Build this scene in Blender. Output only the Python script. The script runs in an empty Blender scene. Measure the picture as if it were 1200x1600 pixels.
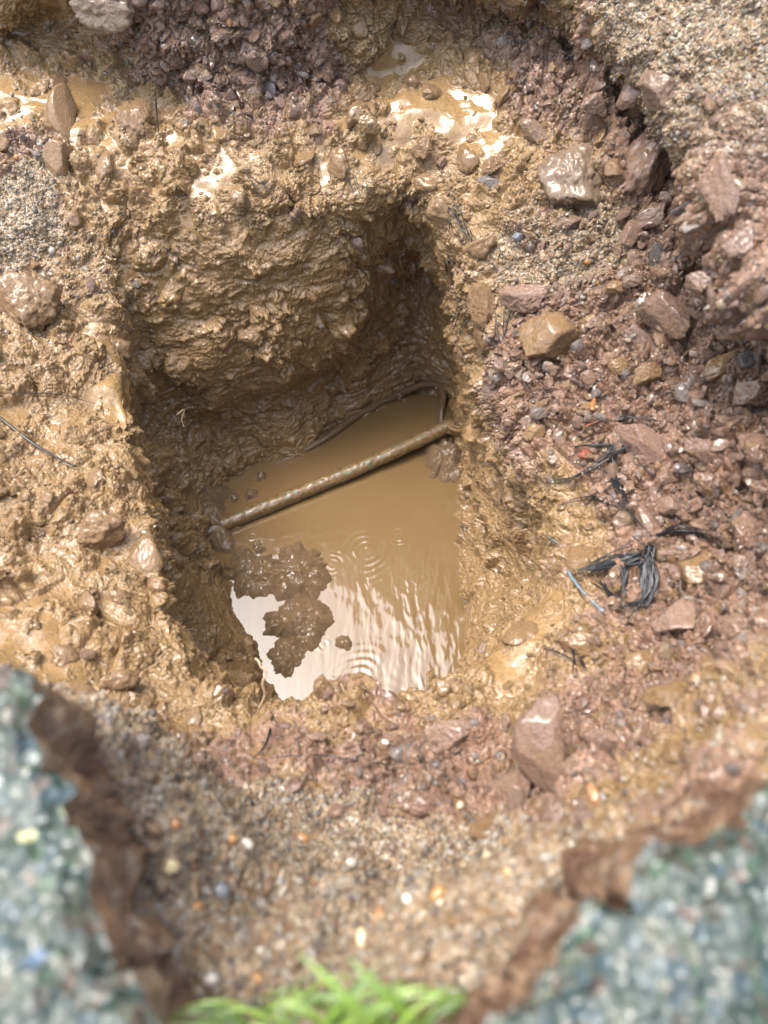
import bpy, math, random
import numpy as np
from concurrent.futures import ThreadPoolExecutor
from mathutils import Vector, Matrix

random.seed(7); RNG = np.random.default_rng(11)
R = math.radians
sc = bpy.context.scene
COL = sc.collection
QUAL = 1.0                       # mesh density of the ground

# ------------------------------------------------------------------ camera
H_CAM, TILT, F_PX = 0.70, R(32.0), 1109.0
cam_d = bpy.data.cameras.new("camera"); cam = bpy.data.objects.new("camera", cam_d); COL.objects.link(cam)
cam.location = (0, 0, H_CAM); cam.rotation_euler = (TILT, 0, 0)
cam_d.sensor_fit = 'HORIZONTAL'; cam_d.sensor_width = 24.0; cam_d.lens = F_PX * 24 / 1200
cam_d.clip_start = 0.01; cam_d.clip_end = 200
cam_d.dof.use_dof = True; cam_d.dof.focus_distance = 0.97; cam_d.dof.aperture_fstop = 3.5
sc.camera = cam

# ------------------------------------------------------------------ light: overcast daylight
SUN_EL, SUN_AZ = R(72), R(-72)
w = bpy.data.worlds.new("World"); sc.world = w; w.use_nodes = True
nt = w.node_tree; nt.nodes.clear()
sky = nt.nodes.new("ShaderNodeTexSky"); sky.sky_type = 'NISHITA'; sky.sun_disc = False
sky.sun_elevation = SUN_EL; sky.sun_rotation = SUN_AZ; sky.dust_density = 6.0; sky.air_density = 1.3; sky.ozone_density = 1.5
hs = nt.nodes.new("ShaderNodeHueSaturation"); hs.inputs['Saturation'].default_value = 0.72
bg = nt.nodes.new("ShaderNodeBackground"); bg.inputs['Strength'].default_value = 0.15
wo = nt.nodes.new("ShaderNodeOutputWorld")
nt.links.new(sky.outputs[0], hs.inputs['Color']); nt.links.new(hs.outputs[0], bg.inputs[0]); nt.links.new(bg.outputs[0], wo.inputs[0])
sd = bpy.data.lights.new("sun", 'SUN'); sd.energy = 0.55; sd.angle = R(26); sd.color = (1.0, 0.99, 0.98)
so = bpy.data.objects.new("sun", sd); COL.objects.link(so)
dv = Vector((math.sin(SUN_AZ) * math.cos(SUN_EL), math.cos(SUN_AZ) * math.cos(SUN_EL), math.sin(SUN_EL)))
so.rotation_euler = dv.to_track_quat('Z', 'Y').to_euler()
sc.view_settings.view_transform = 'Standard'; sc.view_settings.look = 'None'
sc.view_settings.exposure = 1.96; sc.view_settings.gamma = 1.0
sc.cycles.max_bounces = 7; sc.cycles.diffuse_bounces = 2; sc.cycles.glossy_bounces = 3; sc.cycles.transmission_bounces = 3
sc.cycles.caustics_reflective = False; sc.cycles.caustics_refractive = False
sc.cycles.use_denoising = True
sc.cycles.sample_clamp_indirect = 4.0

# ------------------------------------------------------------------ projection helpers
ct, st = math.cos(TILT), math.sin(TILT)
def px(u, v, z):
    """world point at height z seen at photo pixel (u, v) of 1200 x 1600"""
    a, b = u - 600.0, 800.0 - v
    dx, dy, dz = a, b * ct + F_PX * st, b * st - F_PX * ct
    t = (z - H_CAM) / dz
    return np.array([dx * t, dy * t, z])
def project(P):
    q = P - np.array([0, 0, H_CAM], P.dtype)
    d = q[..., 1] * st - q[..., 2] * ct
    up = q[..., 1] * ct + q[..., 2] * st
    d = np.where(np.abs(d) < 1e-6, 1e-6, d)
    return 600 + F_PX * q[..., 0] / d, 800 - F_PX * up / d, d

# ------------------------------------------------------------------ vector noise
POOL = ThreadPoolExecutor(4)
def pmap(fn, P, *a):
    n = len(P); ch = max(1, n // 60000); idx = np.array_split(np.arange(n), ch)
    sl = [(i[0], i[-1] + 1) for i in idx if len(i)]
    res = list(POOL.map(lambda s: fn(P[s[0]:s[1]], *a), sl))
    if isinstance(res[0], tuple):
        return tuple(np.concatenate([r[k] for r in res]) for k in range(len(res[0])))
    return np.concatenate(res)
def hsh(x, y, z, s):
    h = (x.astype(np.uint32) * np.uint32(0x8da6b343)) ^ (y.astype(np.uint32) * np.uint32(0xd8163841)) ^ (z.astype(np.uint32) * np.uint32(0xcb1ab31f)) ^ np.uint32((s * 2654435761) & 0xffffffff)
    h ^= h >> np.uint32(15); h *= np.uint32(0x2c1b3c6d); h ^= h >> np.uint32(12); h *= np.uint32(0x297a2d39); h ^= h >> np.uint32(15)
    return h
def u01(h, k=0):
    return ((h >> np.uint32(k)) & np.uint32(1023)).astype(np.float32) / 1023.0
def _vnoise(P, s=0):
    Pf = np.floor(P); I = Pf.astype(np.int64); f = (P - Pf).astype(np.float32)
    g = f * f * f * (f * (f * 6 - 15) + 10)
    out = 0
    for dx in (0, 1):
        for dy in (0, 1):
            for dz in (0, 1):
                h = hsh(I[:, 0] + dx, I[:, 1] + dy, I[:, 2] + dz, s)
                gx = u01(h, 0) * 2 - 1; gy = u01(h, 10) * 2 - 1; gz = u01(h, 20) * 2 - 1
                d = gx * (f[:, 0] - dx) + gy * (f[:, 1] - dy) + gz * (f[:, 2] - dz)
                wx = g[:, 0] if dx else 1 - g[:, 0]; wy = g[:, 1] if dy else 1 - g[:, 1]; wz = g[:, 2] if dz else 1 - g[:, 2]
                out = out + d * wx * wy * wz
    return out
def _fbm(P, f, o, s=0, gain=0.5):
    r = 0; a = 1.0
    for i in range(o):
        r = r + a * _vnoise(P * f, s + i * 17); f *= 2.03; a *= gain
    return r
def _worley(P, f, s=0):
    """F1, F2, id noise a, id noise b, and the tilt of a random facet of the nearest cell"""
    Q = (P * f).astype(np.float32); I = np.floor(Q).astype(np.int64); f_ = Q - I
    n = len(P); F1 = np.full(n, 9, np.float32); F2 = np.full(n, 9, np.float32)
    ida = np.zeros(n, np.float32); idb = np.zeros(n, np.float32); tl = np.zeros(n, np.float32)
    for dx in (-1, 0, 1):
        for dy in (-1, 0, 1):
            for dz in (-1, 0, 1):
                h = hsh(I[:, 0] + dx, I[:, 1] + dy, I[:, 2] + dz, s)
                ox = dx + u01(h, 0) - f_[:, 0]; oy = dy + u01(h, 10) - f_[:, 1]; oz = dz + u01(h, 20) - f_[:, 2]
                d = ox * ox + oy * oy + oz * oz
                near = d < F1
                F2 = np.where(near, F1, np.minimum(F2, d))
                h2 = h * np.uint32(747796405)
                a = u01(h2, 3); b = u01(h2, 13); c = u01(h2, 21)
                t = ox * (a * 2 - 1) + oy * (b * 2 - 1) + oz * (c * 2 - 1)
                ida = np.where(near, a, ida); idb = np.where(near, b, idb); tl = np.where(near, t, tl)
                F1 = np.where(near, d, F1)
    return np.sqrt(F1), np.sqrt(F2), ida, idb, tl
def fbm(P, f, o, s=0, gain=0.5): return pmap(_fbm, P, f, o, s, gain)
def worley(P, f, s=0): return pmap(_worley, P, f, s)
def sstep(a, b, x):
    t = np.clip((x - a) / (b - a), 0, 1); return t * t * (3 - 2 * t)
def smax(a, b, k):
    h = np.clip(0.5 + 0.5 * (a - b) / k, 0, 1); return b * (1 - h) + a * h + k * h * (1 - h)

# ------------------------------------------------------------------ object helpers
def link(o, parent=None):
    COL.objects.link(o)
    if parent is not None: o.parent = parent
    return o
def tag(o, label=None, cat=None, group=None, kind=None):
    if label: o["label"] = label
    if cat: o["category"] = cat
    if group: o["group"] = group
    if kind: o["kind"] = kind
    return o
def mesh_np(name, V, F, mat=None, smooth=True, attrs=None):
    """mesh from numpy verts and faces (quads or triangles)"""
    V = np.asarray(V, np.float32); F = np.asarray(F, np.int32)
    me = bpy.data.meshes.new(name); k = F.shape[1]; nf = len(F)
    me.vertices.add(len(V)); me.vertices.foreach_set("co", V.ravel())
    me.loops.add(nf * k); me.loops.foreach_set("vertex_index", F.ravel())
    me.polygons.add(nf); me.polygons.foreach_set("loop_start", np.arange(0, nf * k, k, dtype=np.int32))
    try: me.polygons.foreach_set("loop_total", np.full(nf, k, np.int32))
    except Exception: pass
    me.update(calc_edges=True)
    me.polygons.foreach_set("use_smooth", np.full(nf, bool(smooth)))
    if attrs:
        for n, a in attrs.items():
            if a.ndim == 1:
                at_ = me.attributes.new(n, 'FLOAT', 'POINT'); at_.data.foreach_set("value", a.astype(np.float32))
            else:
                at_ = me.attributes.new(n, 'FLOAT_COLOR', 'POINT')
                at_.data.foreach_set("color", np.concatenate([a, np.ones((len(a), 1))], 1).astype(np.float32).ravel())
    if mat: me.materials.append(mat)
    return me
def empty(name, loc):
    o = bpy.data.objects.new(name, None); o.location = loc; o.empty_display_size = 0.02
    return link(o)

# ------------------------------------------------------------------ material node helper
class NT:
    def __init__(s, name):
        s.m = bpy.data.materials.new(name); s.m.use_nodes = True; s.t = s.m.node_tree; s.t.nodes.clear()
        s.out = s.t.nodes.new("ShaderNodeOutputMaterial"); s.b = s.t.nodes.new("ShaderNodeBsdfPrincipled")
        s.t.links.new(s.b.outputs[0], s.out.inputs['Surface'])
        s.pos = s.t.nodes.new("ShaderNodeNewGeometry").outputs['Position']
        s.obj = s.t.nodes.new("ShaderNodeTexCoord").outputs['Object']
    def set(s, sock, v):
        if isinstance(v, (int, float)): s_ = sock; s_.default_value = v
        elif isinstance(v, tuple): sock.default_value = v if len(v) == 4 or sock.type == 'VECTOR' else (*v, 1)
        else: s.t.links.new(v, sock)
    def inp(s, n, v): s.set(s.b.inputs[n], v)
    def attr(s, n, color=False):
        a = s.t.nodes.new("ShaderNodeAttribute"); a.attribute_name = n
        return a.outputs['Color' if color else 'Fac']
    def noise(s, scale, detail=4, rough=0.55, vec=None, dist=0):
        n = s.t.nodes.new("ShaderNodeTexNoise"); n.inputs['Scale'].default_value = scale; n.inputs['Detail'].default_value = detail
        n.inputs['Roughness'].default_value = rough; n.inputs['Distortion'].default_value = dist
        s.t.links.new(vec if vec is not None else s.pos, n.inputs['Vector']); return n.outputs['Fac']
    def vor(s, scale, out='Distance', feature='F1', vec=None, rnd=1.0):
        n = s.t.nodes.new("ShaderNodeTexVoronoi"); n.feature = feature; n.inputs['Scale'].default_value = scale
        n.inputs['Randomness'].default_value = rnd
        s.t.links.new(vec if vec is not None else s.pos, n.inputs['Vector']); return n.outputs[out]
    def ramp(s, f, stops, interp='LINEAR'):
        n = s.t.nodes.new("ShaderNodeValToRGB"); n.color_ramp.interpolation = interp; e = n.color_ramp.elements
        while len(e) < len(stops): e.new(0.5)
        for i, (p, c) in enumerate(stops): e[i].position = p; e[i].color = (*c, 1) if isinstance(c, tuple) else (c, c, c, 1)
        s.set(n.inputs[0], f); return n.outputs[0]
    def mix(s, f, a, b, mode='MIX'):
        n = s.t.nodes.new("ShaderNodeMix"); n.data_type = 'RGBA'; n.blend_type = mode
        s.set(n.inputs[0], f); s.set(n.inputs[6], a); s.set(n.inputs[7], b); return n.outputs[2]
    def math(s, op, a, b=0.0, c=None, clamp=False):
        n = s.t.nodes.new("ShaderNodeMath"); n.operation = op; n.use_clamp = clamp
        s.set(n.inputs[0], a); s.set(n.inputs[1], b)
        if c is not None: s.set(n.inputs[2], c)
        return n.outputs[0]
    def sep(s, c):
        n = s.t.nodes.new("ShaderNodeSeparateColor"); s.t.links.new(c, n.inputs[0]); return n.outputs
    def rnd(s): return s.t.nodes.new("ShaderNodeObjectInfo").outputs['Random']
    def bump(s, h, dist, strength=1.0, prev=None):
        n = s.t.nodes.new("ShaderNodeBump"); n.inputs['Distance'].default_value = dist; s.set(n.inputs['Strength'], strength)
        s.t.links.new(h, n.inputs['Height'])
        if prev is not None: s.t.links.new(prev, n.inputs['Normal'])
        s.t.links.new(n.outputs[0], s.b.inputs['Normal']); return n.outputs[0]

TAN = (0.330, 0.213, 0.096); TAN2 = (0.212, 0.130, 0.053); CLAY = (0.330, 0.195, 0.125); CLAY2 = (0.210, 0.120, 0.078)
# ------------------------------------------------------------------ ground material
def ground_material():
    n = NT("wet_mud"); red = n.attr("red"); sand = n.attr("sand"); wet = n.attr("wet"); idn = n.attr("cell"); 
    f1 = n.noise(18, 5, 0.6); f2 = n.noise(120, 4, 0.6); f3 = n.noise(600, 3, 0.6)
    tan = n.mix(f1, TAN2, TAN); tan = n.mix(n.ramp(f2, [(0.35, 0.0), (0.7, 1.0)]), tan, (0.34, 0.215, 0.098), 'MIX')
    f4 = n.noise(420, 4, 0.7); tan = n.mix(n.ramp(f4, [(0.30, 0.85), (0.5, 0.0)]), tan, (0.135, 0.083, 0.042)); tan = n.mix(n.ramp(f4, [(0.55, 0.0), (0.72, 0.6)]), tan, (0.44, 0.315, 0.185))  # fine crevice shade and paler tops painted into the mud colour for contrast
    clay = n.ramp(idn, [(0.0, CLAY2), (0.3, CLAY), (0.55, (0.31, 0.18, 0.115)), (0.72, (0.22, 0.145, 0.11)), (0.86, (0.32, 0.19, 0.09)), (1.0, (0.27, 0.20, 0.15))])
    clay = n.mix(n.ramp(f2, [(0.3, 0.0), (0.75, 1.0)]), clay, n.mix(0.5, clay, (0.33, 0.205, 0.14)))
    vc = n.vor(330, 'Color'); vs = n.sep(vc)
    grit = n.ramp(vs[0], [(0.0, (0.14, 0.095, 0.06)), (0.12, (0.34, 0.24, 0.14)), (0.45, (0.47, 0.35, 0.21)), (0.70, (0.38, 0.22, 0.10)), (0.80, (0.55, 0.48, 0.37)), (0.93, (0.22, 0.22, 0.23)), (1.0, (0.75, 0.72, 0.64))], 'CONSTANT')
    grit = n.mix(n.ramp(f1, [(0.35, 0.0), (0.65, 0.55)]), grit, (0.34, 0.25, 0.15))
    m = n.math('ADD', red, n.math('MULTIPLY', n.math('SUBTRACT', f2, 0.5), 0.6)); m = n.ramp(m, [(0.38, 0.0), (0.62, 1.0)])
    c = n.mix(m, tan, clay)
    ms = n.math('ADD', sand, n.math('MULTIPLY', n.math('SUBTRACT', f2, 0.5), 0.7)); ms = n.ramp(ms, [(0.4, 0.0), (0.6, 1.0)])
    c = n.mix(ms, c, grit)
    # scattered tiny grains stuck in the mud
    gm = n.math('MULTIPLY', n.math('LESS_THAN', n.vor(210, 'Distance'), 0.22), n.math('GREATER_THAN', n.sep(n.vor(210, 'Color'))[1], 0.93))
    gm = n.math('MULTIPLY', gm, n.math('SUBTRACT', 1.0, wet, clamp=True))
    c = n.mix(gm, c, n.ramp(n.sep(n.vor(210, 'Color'))[0], [(0, (0.62, 0.58, 0.52)), (0.4, (0.45, 0.22, 0.07)), (0.7, (0.09, 0.10, 0.11)), (0.9, (0.30, 0.16, 0.13))], 'CONSTANT'))
    n.inp('Base Color', n.mix(1.0, c, (0.82, 0.82, 0.82), 'MULTIPLY'))
    rr = n.math('ADD', n.math('MULTIPLY', f2, 0.40), 0.25)
    rr = n.math('ADD', rr, n.math('MULTIPLY', ms, 0.22))
    rough = n.mix(wet, rr, (0.07, 0.07, 0.07)); n.inp('Roughness', n.sep(rough)[0])
    n.inp('IOR', 1.4); n.inp('Coat Weight', n.math('ADD', 0.1, n.math('MULTIPLY', f1, 0.55))); n.inp('Coat Roughness', 0.06); n.inp('Coat IOR', 1.6)
    v5 = n.vor(240, 'Distance', 'F1'); dry = n.math('SUBTRACT', 1.0, n.math('MULTIPLY', wet, 0.93))
    hh = n.math('ADD', n.math('MULTIPLY', f2, 0.6), n.math('MULTIPLY', f3, 0.7))
    b = n.bump(hh, 0.0022, n.math('MULTIPLY', dry, n.math('ADD', .45, n.math('MULTIPLY', m, .55))))
    b = n.bump(n.math('MULTIPLY', v5, -1.0), 0.0030, n.math('MULTIPLY', dry, n.ramp(f1, [(.35, .25), (.6, 1.0)])), b); b = n.bump(f4, 0.0016, dry, b)
    v3 = n.math('MULTIPLY', n.vor(330, 'Distance'), -1.0)
    b = n.bump(v3, 0.0022, n.math('ADD', n.math('MULTIPLY', ms, 0.9), 0.12), b)
    return n.m
M = {'ground': ground_material()}

# ------------------------------------------------------------------ the ground: rings traced round the pit
P0 = np.array([-0.07, 0.60])
def ring(pts, NA):
    """pts: (u, v, z) photo pixels, or ('w', x, y, z) world points; returns r(phi), z(phi)"""
    W = np.array([px(*p) if p[0] != 'w' else np.array(p[1:], float) for p in pts])
    d = W[:, :2] - P0; ph = np.arctan2(d[:, 1], d[:, 0]) % (2 * math.pi); r = np.hypot(d[:, 0], d[:, 1]); z = W[:, 2]
    o = np.argsort(ph); ph, r, z = ph[o], r[o], z[o]
    php = np.concatenate([ph - 2 * math.pi, ph, ph + 2 * math.pi])
    a = np.linspace(0, 2 * math.pi, NA, endpoint=False)
    rr = np.interp(a, php, np.tile(r, 3)); zz = np.interp(a, php, np.tile(z, 3))
    k = np.exp(-0.5 * (np.arange(-40, 41) / (NA / 220.0)) ** 2); k /= k.sum()
    sm = lambda q: np.convolve(np.concatenate([q[-40:], q, q[:40]]), k, 'valid')
    return sm(rr), sm(zz)
NA = int(2300 * QUAL)
WZ = -0.38
water = [(345,775,WZ),(400,728,WZ),(470,712,WZ),(530,665,WZ),(600,632,WZ),(660,612,WZ),(700,632,WZ),(714,700,WZ),(725,760,WZ),(721,830,WZ),(711,900,WZ),(716,960,WZ),
         (722,1030,WZ),(716,1100,WZ),('w',0.06,0.285,WZ),('w',-0.03,0.275,WZ),('w',-0.11,0.29,WZ),(462,1112,WZ),(400,1000,WZ),(358,925,WZ),(346,872,WZ),(325,830,WZ)]
def off(pts, k, z):
    """a copy of a ring scaled about the pit's centre and set to height z"""
    o = []
    for p in pts:
        q = px(*p) if p[0] != 'w' else np.array(p[1:], float)
        o.append(('w', P0[0] + (q[0] - P0[0]) * k, P0[1] + (q[1] - P0[1]) * k, z))
    return o
under = [(285,745,-.29),(300,680,-.28),(440,628,-.28),(560,575,-.27),(640,515,-.26),(694,560,-.28),(722,640,-.30),(735,740,-.30),(762,855,-.29),(762,950,-.28),(735,1040,-.29),
         ('w',0.08,0.265,-.3),('w',-0.03,0.25,-.3),('w',-0.11,0.262,-.3),(430,1110,-.30),(355,1010,-.30),(318,930,-.30),(300,870,-.30),(285,810,-.30)]
bulge = [(215,640,-.15),(240,590,-.14),(330,592,-.14),(450,565,-.14),(540,520,-.13),(600,430,-.09),(660,425,-.14),(695,470,-.14),(722,560,-.15),(745,660,-.15),(792,780,-.14),(845,865,-.13),
         (812,955,-.13),(735,1045,-.13),('w',0.07,0.235,-.15),('w',-0.03,0.222,-.15),('w',-0.12,0.235,-.15),(395,1112,-.15),(320,1040,-.15),(275,950,-.15),(258,880,-.15),(240,780,-.15),(222,700,-.15)]
lip = [(192,430,.03),(215,380,.06),(300,335,.09),(420,322,.10),(540,315,.10),(640,300,.10),(690,350,.08),(725,430,.05),(760,530,.0),(795,640,.0),(835,740,-.01),(885,840,-.01),(880,915,-.01),
       (820,975,-.01),(735,1035,0),(680,1062,0),(620,1100,0),(560,1095,0),(500,1105,0),(430,1125,0),(360,1108,0),(300,1060,0),(262,950,0),(240,850,-.01),(222,760,-.01),(205,650,-.01),(196,540,-.01)]
shelf = [(60,500,.05),(100,330,.10),(220,250,.13),(400,240,.14),(540,230,.14),(660,220,.145),(780,290,.13),(850,420,.095),(900,560,.06),(930,680,.05),(960,800,.04),(960,920,.03),(900,1020,.03),
         (800,1080,.03),(720,1130,.03),(620,1170,.03),(520,1180,.03),(420,1190,.03),(320,1150,.03),(200,1090,.03),(120,960,.02),(80,820,.02),(60,680,.02)]
foot = [(-160,500,.07),(-60,250,.13),(60,110,.17),(220,130,.17),(400,150,.175),(560,110,.185),(700,100,.19),(840,170,.18),(960,250,.165),(1060,360,.14),(1130,480,.13),(1180,620,.13),(1210,760,.13),(1200,900,.12),(1130,1040,.11),
        (1000,1150,.10),(860,1240,.10),(740,1290,.10),(620,1310,.10),(500,1290,.10),(380,1240,.10),(280,1170,.09),(150,1095,.06),(-20,1010,.05),(-160,860,.06),(-200,680,.08)]
cave = [(-230,480,.10),(-110,180,.14),(40,30,.21),(220,50,.235),(400,60,.24),(560,35,.245),(700,15,.24),(830,20,.23),(970,85,.21),(1090,170,.18),(1180,300,.18),(1270,500,.185),(1300,740,.20),(1290,900,.20),(1200,1080,.20),
        (1060,1200,.19),(900,1300,.19),(770,1350,.19),(640,1400,.19),(500,1390,.19),(380,1330,.19),(260,1230,.18),(140,1130,.17),(-80,1050,.13),(-260,880,.09),(-290,680,.09)]
top = [(-280,430,.12),(-160,60,.18),('w',-.62,1.02,.24),('w',-.42,1.04,.32),('w',-.22,1.05,.34),('w',-.03,1.04,.34),('w',.12,1.03,.34),(860,-40,.30),(960,60,.285),(1030,150,.285),(1090,300,.29),(1180,430,.29),(1290,540,.27),(1390,740,.29),(1380,900,.29),(1290,1100,.29),
       (1130,1230,.29),(980,1330,.29),(840,1440,.29),(740,1510,.28),(560,1490,.27),(380,1470,.27),(270,1300,.27),(140,1170,.28),(-140,1060,.20),(-380,900,.11),(-400,680,.11)]
def band(lst, NA=NA): return ring(lst, NA)
R_ = [band(off(water, .05, -.46)), band(off(water, .93, -.44)), band(water), band(under), band(bulge), band(lip), band(shelf), band(foot), band(cave), band(top)]
phi = np.linspace(0, 2 * math.pi, NA, endpoint=False)
# outside the dug crater: level ground, and a tall unseen bank added on the far side to block sky reflections
rt, zt = R_[-1]
bk = lambda c, wd: np.exp(-0.5 * (((phi - c + math.pi) % (2 * math.pi) - math.pi) / wd) ** 2)
heap = bk(R(76), R(31)); low = bk(R(188), R(42)) * .17
R_.append((rt + 0.14 + 0.05 * heap, zt + 0.02 + 0.50 * heap))
R_.append((rt + 0.55, zt * 0 + 0.31 + 1.9 * heap - low))
R_.append((rt + 1.60, zt * 0 + 0.31 + 1.2 * heap - low * .5))
R_.append((rt + 3.0, zt * 0 + 0.30)); R_.append((rt * 0 + 60.0, zt * 0 + 0.30))
NS = [int(q * QUAL) for q in (30, 40, 110, 130, 170, 210, 190, 120, 150, 110, 90, 40, 30, 20)]
def build_profile():
    Rr = np.array([r for r, z in R_]); Zz = np.array([z for r, z in R_]); K = len(Rr)
    def pch(Y):
        dl = np.diff(Y, axis=0); m = np.zeros_like(Y)
        m[1:-1] = np.where(dl[1:] * dl[:-1] > 0, 2 * dl[1:] * dl[:-1] / np.where(np.abs(dl[1:] + dl[:-1]) < 1e-9, 1e-9, dl[1:] + dl[:-1]), 0)
        m[0] = dl[0]; m[-1] = dl[-1]; return m
    mR, mZ = pch(Rr), pch(Zz); ro, zo = [], []
    for i in range(K - 1):
        t = np.linspace(0, 1, NS[i], endpoint=False)[:, None]
        if i >= K - 3: t = t ** 1.6
        h00 = 2 * t**3 - 3 * t**2 + 1; h10 = t**3 - 2 * t**2 + t; h01 = -2 * t**3 + 3 * t**2; h11 = t**3 - t**2
        ro.append(h00 * Rr[i] + h10 * mR[i] + h01 * Rr[i + 1] + h11 * mR[i + 1])
        zo.append(h00 * Zz[i] + h10 * mZ[i] + h01 * Zz[i + 1] + h11 * mZ[i + 1])
    ro.append(Rr[-1:]); zo.append(Zz[-1:])
    return np.concatenate(ro), np.concatenate(zo)
RR, ZZ = build_profile()
NR = RR.shape[0]
# where in the profile (ring index) each row lies
ROWK = np.concatenate([i + np.linspace(0, 1, NS[i], endpoint=False) for i in range(len(NS))] + [[len(NS)]])
B = np.stack([P0[0] + RR * np.cos(phi), P0[1] + RR * np.sin(phi), ZZ], -1)       # NR, NA, 3
def normals(G):
    du = np.roll(G, -1, 1) - np.roll(G, 1, 1); dv = np.empty_like(G)
    dv[1:-1] = G[2:] - G[:-2]; dv[0] = G[1] - G[0]; dv[-1] = G[-1] - G[-2]
    n = np.cross(dv, du); n /= np.maximum(np.linalg.norm(n, axis=-1, keepdims=True), 1e-12); return n
Nn = normals(B)
if Nn[NR - 5, 10, 2] < 0: Nn = -Nn
def visible_index(G, cell=4):
    """for each photo cell, the index of the ground vertex seen there"""
    u, v, d = project(G.reshape(-1, 3)); d = np.where(d > 0.02, d, 1e9)
    gw, gh = 1600 // cell, 2000 // cell
    iu = ((u + 200) // cell).astype(np.int64); iv = ((v + 200) // cell).astype(np.int64)
    ok = (iu >= 0) & (iu < gw) & (iv >= 0) & (iv < gh) & (d < 1e8); idx = np.nonzero(ok)[0]
    key = iv[idx] * gw + iu[idx]; o = np.lexsort((d[idx], key)); key, idx = key[o], idx[o]
    first = np.concatenate([[True], key[1:] != key[:-1]])
    T = np.full(gw * gh, -1, np.int64); T[key[first]] = idx[first]; return T.reshape(gh, gw), cell
def lookup(T, u, v):
    Tm, c = T; i, j = int((v + 200) // c), int((u + 200) // c)
    for r in range(0, 14):
        blk = Tm[max(0, i - r):i + r + 1, max(0, j - r):j + r + 1].ravel(); blk = blk[blk >= 0]
        if len(blk): return int(blk[len(blk) // 2])
    return None
T0 = visible_index(B)

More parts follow.
